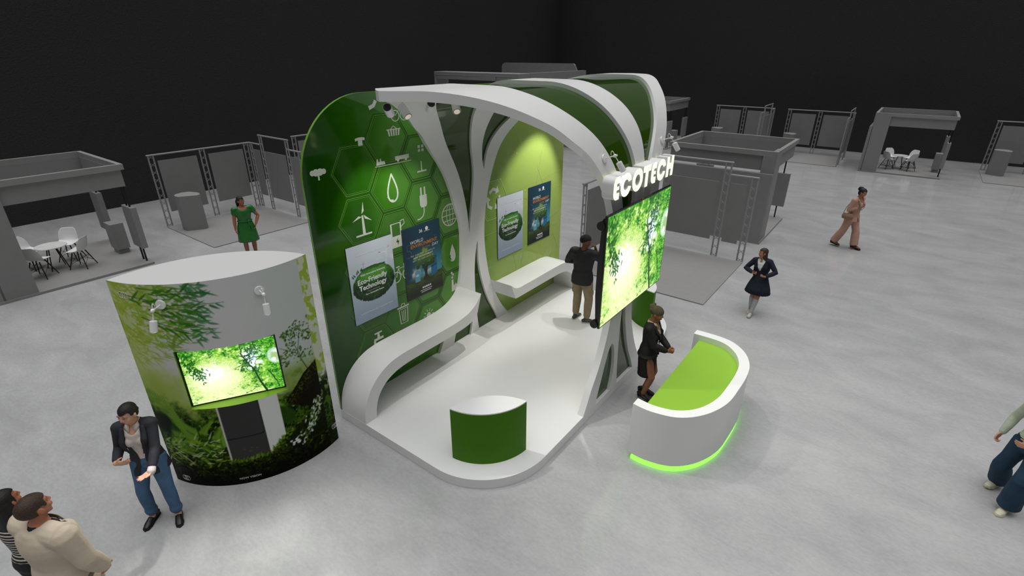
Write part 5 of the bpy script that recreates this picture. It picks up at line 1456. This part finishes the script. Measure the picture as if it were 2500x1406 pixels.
BLKSHOE = mat('black_leather', rgb(24, 24, 25), .4); SOLEW = mat('pale_sole', rgb(196, 188, 168), .6); SOLEB = mat('black_sole', rgb(16, 16, 17), .6)

# speaker in blazer
P = Person('woman in dark open blazer and blue trousers gesturing in front of the forest kiosk', (-5.90, 1.05, 0), (.80, -.60), 1.66, skin=(214, 164, 138), lip=(150, 40, 50), lean=(5, 0, 0), pelvis=(0, -.03, -.01), head=(-22, 6, -6), wide=.93,
           feet={'R': (.15, .0, -14, 0), 'L': (-.13, .05, 16, 0)},
           hands={'R': dict(pos=(.185, .22, 1.08), pole=(.35, -.6, -.9), d=(-.85, .25, .12), n=(-.1, -1, .1), thumb=(0, 0, 1), curl=.25, spread=.05),
                  'L': dict(pos=(-.17, .34, 1.0), pole=(-.35, -.6, -.9), d=(.72, .62, -.22), n=(0, .1, 1), thumb=(-.3, 1, 0), curl=.18, spread=.08)})
P.build(.0065, nails=(130, 20, 34))
trousers(P, clothmat('blue_wool', (72, 104, 136)), .012, .93, .010, cuff=.004)
shirt(P, clothmat('cream_blouse', (214, 204, 198), .6, .03), .009, vneck=.10); collar(P, MATS['cream_blouse'], .05)
jacket(P, clothmat('charcoal_blazer', (46, 47, 53)),   .76, .03, .016, open_w=lambda z: .022 + .062 * min(1, max(0, (z - .98) / .3)) if z > .98 else .03 + .20 * (.98 - z), vlow=1.08, t1=.90)
for S_ in 'L':
    v = Vol(); a, e, w, h = P.arm[S_]; v.tube([e.lerp(w, .84), w + (w - e).normalized() * .012], [.040, .043], n=16); P.cloth('cuff', v, MATS['cream_blouse'], .007, 2)
P.shoes(BLKSHOE, SOLEB, high=.03); P.hair(BLKHAIR, 'lowbun')

# man in beige blazer (seen from behind, lower left)
P = Person('man in beige blazer seen from behind in the lower left corner, looking at the speaker', (-4.87, .06, 0), (-.35, .94), 1.78, True, (182, 122, 92), wide=1.18, lean=(2, 0, 0), head=(-4, -14, 0), lip=(150, 86, 74),
           hands={'R': dict(pos=(.25, .14, .90), pole=(.9, -.8, .1), d=(-.3, .2, -1), n=(-1, 0, 0), curl=.5), 'L': dict(pos=(-.25, .10, .88), pole=(-.8, -.8, 0), d=(.1, .2, -1), n=(1, 0, 0), curl=.4)})
P.build(.0065)
trousers(P, clothmat('stone_trousers', (120, 112, 100)), .016, .97, .01)
shirt(P, clothmat('navy_shirt', (30, 32, 40)), .010); collar(P, MATS['navy_shirt'], .03)
jacket(P, clothmat('beige_linen', (196, 182, 162), .8, .06), .72, .03, .034, buttons=(1.12, 1.0), t1=.95, vtop=1.34, vlow=1.16)
P.shoes(BLKSHOE, SOLEB); P.hair(BRNHAIR, 'short')

# woman beside him
P = Person('woman with long black hair and striped top at the lower left edge', (-5.28, -.05, 0), (-.55, .84), 1.68, skin=(176, 112, 82), head=(-8, -10, 0), lip=(130, 60, 56),
           hands={'R': dict(pos=(.20, .12, 1.06), pole=(.5, -1, -.2), d=(-.6, .6, 0), n=(-.5, -.6, 0), curl=.5), 'L': dict(pos=(-.1, .24, 1.06), pole=(-.8, -.5, -.4), d=(.8, .3, .1), n=(0, -1, 0), curl=.4)})
P.build(.0065)
def stripe_mat():
    m = bpy.data.materials.new('striped_jersey'); m.use_nodes = True; nt = m.node_tree; b = nt.nodes['Principled BSDF']
    tc = nt.nodes.new('ShaderNodeTexCoord'); w = nt.nodes.new('ShaderNodeTexWave'); w.bands_direction = 'Z'; w.inputs['Scale'].default_value = 9.5
    r = nt.nodes.new('ShaderNodeValToRGB'); r.color_ramp.interpolation = 'CONSTANT'; r.color_ramp.elements[0].color = (*rgb(20, 20, 22), 1); r.color_ramp.elements[1].position = .62; r.color_ramp.elements[1].color = (*rgb(205, 196, 184), 1)
    nt.links.new(tc.outputs['Object'], w.inputs['Vector']); nt.links.new(w.outputs['Fac'], r.inputs['Fac']); nt.links.new(r.outputs['Color'], b.inputs['Base Color']); b.inputs['Roughness'].default_value = .8
    return m
shirt(P, stripe_mat(), .010, 'striped_top', sleeves=.16); trousers(P, clothmat('dark_trousers', (34, 34, 38)), .012, .97); P.shoes(BLKSHOE, SOLEB); P.hair(BLKHAIR, 'long2')

# man with beanie on the stage
P = Person('man in dark beanie, black sweater and khaki cargo trousers standing on the stage', (-4.34, 7.98, .15), (-.12, .99), 1.76, True, (132, 88, 66), wide=1.0, lean=(2, 0, 0), head=(-48, 4, 0), lip=(110, 60, 54),
           feet={'R': (.15, -.03, -66, 0), 'L': (-.11, .04, -8, 0)},
           hands={'R': dict(pos=(.165, .16, 1.43), pole=(.7, .1, -1), d=(-.15, -.1, 1), n=(-.6, -.7, 0), curl=.9), 'L': dict(pos=(-.13, .19, 1.16), pole=(-1, -.35, -.3), d=(.9, .2, .1), n=(0, -1, 0), curl=.5)})
P.build(.0075)
trousers(P, clothmat('khaki_canvas', (152, 134, 106)), .022, .93, .006, cuff=-.006)
v = Vol(); P.torso(v, .026, .90, 1.45); f = P.tp((0, -.004, .80)); v.tube([f, P.tp((0, 0, .92)), P.tp((0, 0, 1.04))], [(.212, .158), (.212, .162), (.19, .148)], n=24)
for S_ in 'RL': P.sleeve(v, S_, .018, .80, .006)
P.cloth('sweater', v, clothmat('black_knit', (46, 46, 48)), .010, 5)
for S_, sx in (('R', 1), ('L', -1)):
    h, kn, an = P.leg[S_]; v = Vol(); c = h.lerp(kn, .66) + Vector((sx * .085, .0, 0)); v.ell(c, (.02, .06, .075)); P.cloth('cargo_pocket', v, MATS['khaki_canvas'], .009, 2)
P.shoes(clothmat('grey_canvas_shoe', (72, 80, 84)), SOLEW, high=.02); P.hair(clothmat('dark_knit_cap', (44, 43, 44), .9), 'beanie', 'beanie')

# hostess
P = Person('woman in black skirt suit and olive headwrap standing behind the reception desk', (-2.37, 6.585, 0), (.97, .12), 1.62, skin=(142, 92, 66), lean=(3, 0, 0), head=(-6, 8, 0), lip=(120, 54, 50),
           feet={'R': (.075, .01, -6, .035), 'L': (-.075, -.02, 8, .035)},
           hands={'R': dict(pos=(.055, .30, 1.03), pole=(.7, -.6, -.6), d=(-.5, .8, .0), n=(-.8, -.5, .1), thumb=(0, 0, 1), curl=.6), 'L': dict(pos=(-.055, .31, 1.02), pole=(-.7, -.6, -.6), d=(.5, .8, .05), n=(.8, -.5, .1), thumb=(0, 0, 1), curl=.7)})
P.build(.0075)
P.lathe_skirt('skirt', [(1.06, .145, .108, .0), (.98, .168, .125, 0), (.90, .185, .138, -.004), (.78, .182, .138, .0), (.66, .174, .134, .005), (.55, .166, .13, .006), (.50, .165, .13, .006)], clothmat('black_suit', (30, 29, 29)))
shirt(P, clothmat('blush_blouse', (196, 170, 150), .5), .008, vneck=.12); collar(P, MATS['blush_blouse'], .03)
jacket(P, MATS['black_suit'], .88, .035, .02, t1=.93, vtop=1.36, vlow=1.10, buttons=(1.08,))
P.shoes(BLKSHOE, SOLEB, heel=.045)
WRAP = clothmat('olive_headwrap', (74, 70, 50), .85)
v = Vol(); R = P.HR; v.ell(P.hp(0, -.014, .036), (.088, .108, .098), R, 24); v.ell(P.hp(0, -.10, .075), (.056, .05, .052), R); v.tube([P.hp(-.05, -.10, .11), P.hp(0, -.135, .09), P.hp(.05, -.10, .05)], [.028, .034, .028])
P.cloth('headwrap', v, WRAP, .0065, 3, lambda c: (lambda l: l[2] < .045 - .28 * (.10 - l[1]) if l[1] > -.07 else l[2] < -.005)((np.array(c) - np.array(P.HC)) @ np.array(P.HR)), None, .006)

# schoolgirl
P = Person('schoolgirl in navy cardigan, pleated skirt and grey knee socks walking on the right', (-1.72, 10.68, 0), (-.12, -.99), 1.44, skin=(176, 122, 92), lean=(-2, 6, 0), head=(-48, -2, -6), lip=(160, 90, 84),
           feet={'R': (.10, -.06, 6, .0), 'L': (.0, .16, 4, .0)},
           hands={'R': dict(pos=(.155, .16, 1.12), pole=(1, -.35, -.15), d=(-.75, .5, .1), n=(-.4, -.5, .6), curl=1.0), 'L': dict(pos=(-.15, .17, 1.10), pole=(-1, -.35, -.2), d=(.75, .5, .1), n=(.4, -.5, .6), curl=1.0)})
P.build(.008)
NAVY = clothmat('navy_wool', (34, 38, 52), .85)
P.lathe_skirt('pleated_skirt', [(1.04, .145, .112, 0), (.96, .175, .135, 0), (.86, .215, .17, .005), (.74, .255, .205, .01), (.60, .285, .235, .015)], NAVY, 22, .07, 132)
shirt(P, clothmat('white_school_shirt', (206, 212, 212), .6, .02), .008, vneck=.07); collar(P, MATS['white_school_shirt'], .04)
jacket(P, NAVY, .92, .02, .018, t1=.93, vtop=1.36, vlow=1.18, buttons=False, name='cardigan', collar=False)
v = Vol(); v.ell(P.tp((0, -.20, 1.20)), (.14, .085, .21)); P.cloth('backpack', v, clothmat('black_nylon', (20, 20, 22)), .012, 3)
for sx in (-1, 1):
    v = Vol(); v.tube([P.tp((sx * .10, -.13, 1.36)), P.tp((sx * .112, -.03, 1.475)), P.tp((sx * .11, .07, 1.43)), P.tp((sx * .112, .155, 1.28)), P.tp((sx * .13, .15, 1.12)), P.tp((sx * .16, .03, 1.02))], [(.022, .010)] * 6, n=12); P.cloth('backpack_strap', v, MATS['black_nylon'], .008, 1)
for q in 'RL':
    v = Vol(); P.legs(v, .007, 1., 0, q, .56); P.cloth('knee_sock', v, clothmat('grey_sock', (176, 178, 184), .85) if q == 'R' else MATS['grey_sock'], .009, 2)
P.shoes(clothmat('pale_grey_shoe', (186, 186, 182), .6), SOLEW); P.hair(BRNHAIR, 'long')

# woman in pink suit
P = Person('woman in dusty pink trouser suit with a shoulder bag walking on the far right floor', (-.76, 16.50, 0), (.86, -.40), 1.70, skin=(168, 118, 92), lean=(7, 3, 0), pelvis=(0, .04, -.005), head=(8, 4, 0), lip=(140, 66, 60),
           feet={'R': (.10, -.24, -4, .025, 30), 'L': (-.09, .24, 4, .0)},
           hands={'R': dict(pos=(.10, .19, 1.20), pole=(.7, -.9, -.6), d=(-.5, .7, .5), n=(-.6, -.6, .2), curl=1.0), 'L': dict(pos=(-.26, .02, .90), pole=(-.5, -1, 0), d=(0, .2, -1), n=(1, 0, 0), curl=.4)})
P.build(.009)
PINK = clothmat('dusty_pink_suit', (186, 146, 128), .8, .04)
trousers(P, PINK, .024, .985, .045); shirt(P, clothmat('cream_top', (204, 194, 186), .7), .008, vneck=.12)
jacket(P, PINK, .80, .03, .022, t1=.90, vtop=1.36, vlow=1.12, buttons=(1.09,))
P.shoes(clothmat('brown_shoe', (92, 56, 42), .5), SOLEB, heel=.02); P.hair(BLKHAIR, 'bun')
bag = MB(); pass
v = Vol(); c = P.tp((.255, .0, .98)); v.tube([c + Vector((0, 0, .05)), c + Vector((.005, 0, -.02)), c + Vector((.005, 0, -.10))], [(.035, .13), (.055, .16), (.05, .145)], (1, 0, 0), 20); BAG = clothmat('woven_straw', (140, 116, 92), .9, .3, 60)
b = P.cloth('shoulder_bag', v, BAG, .012, 2)
v = Vol(); v.tube([c + Vector((.0, -.13, .04)), P.tp((.24, -.11, 1.2)), P.tp((.15, -.05, 1.465)), P.tp((.135, .03, 1.47)), P.tp((.125, .14, 1.36)), P.tp((.14, .19, 1.2)), c + Vector((0, .13, .04))], [(.014, .007)] * 7, n=10); st = P.cloth('bag_strap', v, BAG, .008, 0); st.parent = b

# woman in green dress
P = Person('woman in satin green dress with a ponytail standing behind the kiosk, one hand in pocket', (-13.22, 6.02, 0), (.96, -.28), 1.66, skin=(158, 100, 74), wide=1.14, lean=(0, 0, 0), head=(34, 0, 3), lip=(130, 50, 48),
           hands={'R': dict(pos=(.275, .06, .86), pole=(.4, -1, 0), d=(-.05, .1, -1), n=(-1, 0, 0), curl=.4), 'L': dict(pos=(-.235, .10, .96), pole=(-1, -.4, -.1), d=(.35, .3, -.9), n=(1, 0, 0), curl=.4)})
P.build(.009)
GD = mat('green_satin', rgb(34, 104, 40), .35, 1.45, noise=.2, nscale=7, bump=.15, bscale=12)
v = Vol(); P.torso(v, .014, .95, 1.45)
for S_ in 'RL': P.sleeve(v, S_, .016, .20, .02)
P.cloth('dress_bodice', v, GD, .010, 4, lambda c: math.hypot(c.x, c.y - .02) < .105 and c.z > 1.375 + .1 * max(0, .05 - c.y))
P.lathe_skirt('dress_skirt', [(1.10, .162, .122, 0), (1.04, .166, .126, 0), (.96, .198, .15, 0), (.86, .222, .172, 0), (.72, .236, .19, .005), (.60, .248, .204, .01), (.52, .258, .212, .012)], GD, 14, .03, 112)
v = Vol(); v.tube([P.tp((.155 * math.cos(t) * 1.10, .115 * math.sin(t) * 1.12, 1.075)) for t in np.linspace(0, 2 * PI, 24)], [(.012, .024)] * 24, (0, 0, 1), 10)
for dx in (-.02, .03): v.tube([P.tp((-.07, .14, 1.08)), P.tp((-.08 + dx, .165, .98)), P.tp((-.085 + dx * 1.5, .185, .84))], [.014, (.022, .008), (.024, .006)], n=10)
v.ell(P.tp((-.075, .15, 1.09)), (.04, .022, .028)); P.cloth('sash', v, GD, .008, 2)
P.shoes(BLKSHOE, SOLEB, heel=.02); P.hair(BLKHAIR, 'ponytail')

# walker in flared jeans at the right edge
P = Person('walking person in flared blue jeans and cream sneakers cut off at the right edge', (2.05, 7.31, 0), (-.60, -.80), 1.72, skin=(196, 142, 114), lean=(4, 0, 0), pelvis=(0, .02, -.05), head=(0, 4, 0),
           feet={'R': (.22, -.18, 0, .02), 'L': (-.10, .16, 8, .0)},
           hands={'R': dict(pos=(.285, .10, .86), pole=(.6, -1, 0), d=(.1, .5, -.85), n=(-1, .1, 0), curl=.8), 'L': dict(pos=(-.06, .24, .96), pole=(-.8, -.6, -.3), d=(.85, .2, -.25), n=(0, -1, 0), thumb=(0, 0, 1), curl=.35)})
P.build(.0075)
DEN = clothmat('blue_denim', (34, 58, 78), .85, .25, 7)
trousers(P, DEN, .016, .98, .065, 'jeans')
v = Vol(); P.torso(v, .012, .98, 1.45)
for S_ in 'RL': P.sleeve(v, S_, .010, .97)
P.cloth('knit_top', v, clothmat('pale_green_knit', (188, 198, 176), .85), .010, 4)
P.shoes(clothmat('cream_sneaker', (206, 200, 178), .6), SOLEW, high=.01); P.hair(BRNHAIR, 'long')
# ------------------------------------------------------------------ camera and light
cam = bpy.data.cameras.new('camera'); co = bpy.data.objects.new('camera', cam); COL.objects.link(co)
cam.sensor_width = 36; cam.lens = 18.0; cam.clip_end = 200
TH_, PS_ = 0.43222, 0.64683
co.location = (0, 0, 5)
fw = Vector((-math.sin(PS_) * math.cos(TH_), math.cos(PS_) * math.cos(TH_), -math.sin(TH_)))
co.rotation_euler = fw.to_track_quat('-Z', 'Y').to_euler()
S.camera = co
w = bpy.data.worlds.new('hall_ambience'); S.world = w; w.use_nodes = True
w.node_tree.nodes['Background'].inputs[0].default_value = (.97, .98, 1, 1); w.node_tree.nodes['Background'].inputs[1].default_value = .11
def area(name, loc, sx, sy, e, spread=180, rot=(0, 0, 0), col=(1, 1, 1)):
    l = bpy.data.lights.new(name, 'AREA'); l.shape = 'RECTANGLE'; l.size = sx; l.size_y = sy; l.energy = e; l.spread = math.radians(spread); l.color = col
    o = bpy.data.objects.new(name, l); COL.objects.link(o); o.location = loc; o.rotation_euler = rot
    return o
area('hall_ceiling_light', (-4, 12, 12), 44, 54, 6300, 90)
for p, d in LIGHTS[:2]: spot_light('kiosk_lamp_beam', p, Vector((0, 0, -1)) + KNV * .9, 130, 80, .9, .03)
for p, d in LIGHTS[2:]: spot_light('letter_lamp_beam', p, d, 85, 74, .6, .05)
def aimed(name, i, t, e, size, bl): spot_light(name, CAN[i][0], Vector(t) - CAN[i][0], e, size, bl, .04)
aimed('wall_beam', 0, (-5.74, 4.6, 2.2), 90, 62, .6)
aimed('wall_beam', 2, (-5.74, 5.1, 2.2), 55, 60, .6)
aimed('wall_beam', 4, (-5.74, 8.1, 1.8), 230, 66, .5)
aimed('front_beam', 1, (-1.5, 5.1, .4), 210, 58, .7)
aimed('front_beam', 3, (-3.6, 5.2, 0), 35, 44, .8)
aimed('added_stage_beam', 5, (-4.3, 6.3, 0), 190, 68, .8)  # beams of the two added lamps, fill light for the stage floor
aimed('added_stage_beam', 6, (-3.9, 8.3, 0), 100, 78, .9)
S.view_settings.view_transform = 'Standard'; S.view_settings.look = 'None'
S.view_settings.gamma = 1; S.view_settings.use_curve_mapping = False; S.view_settings.exposure = 0
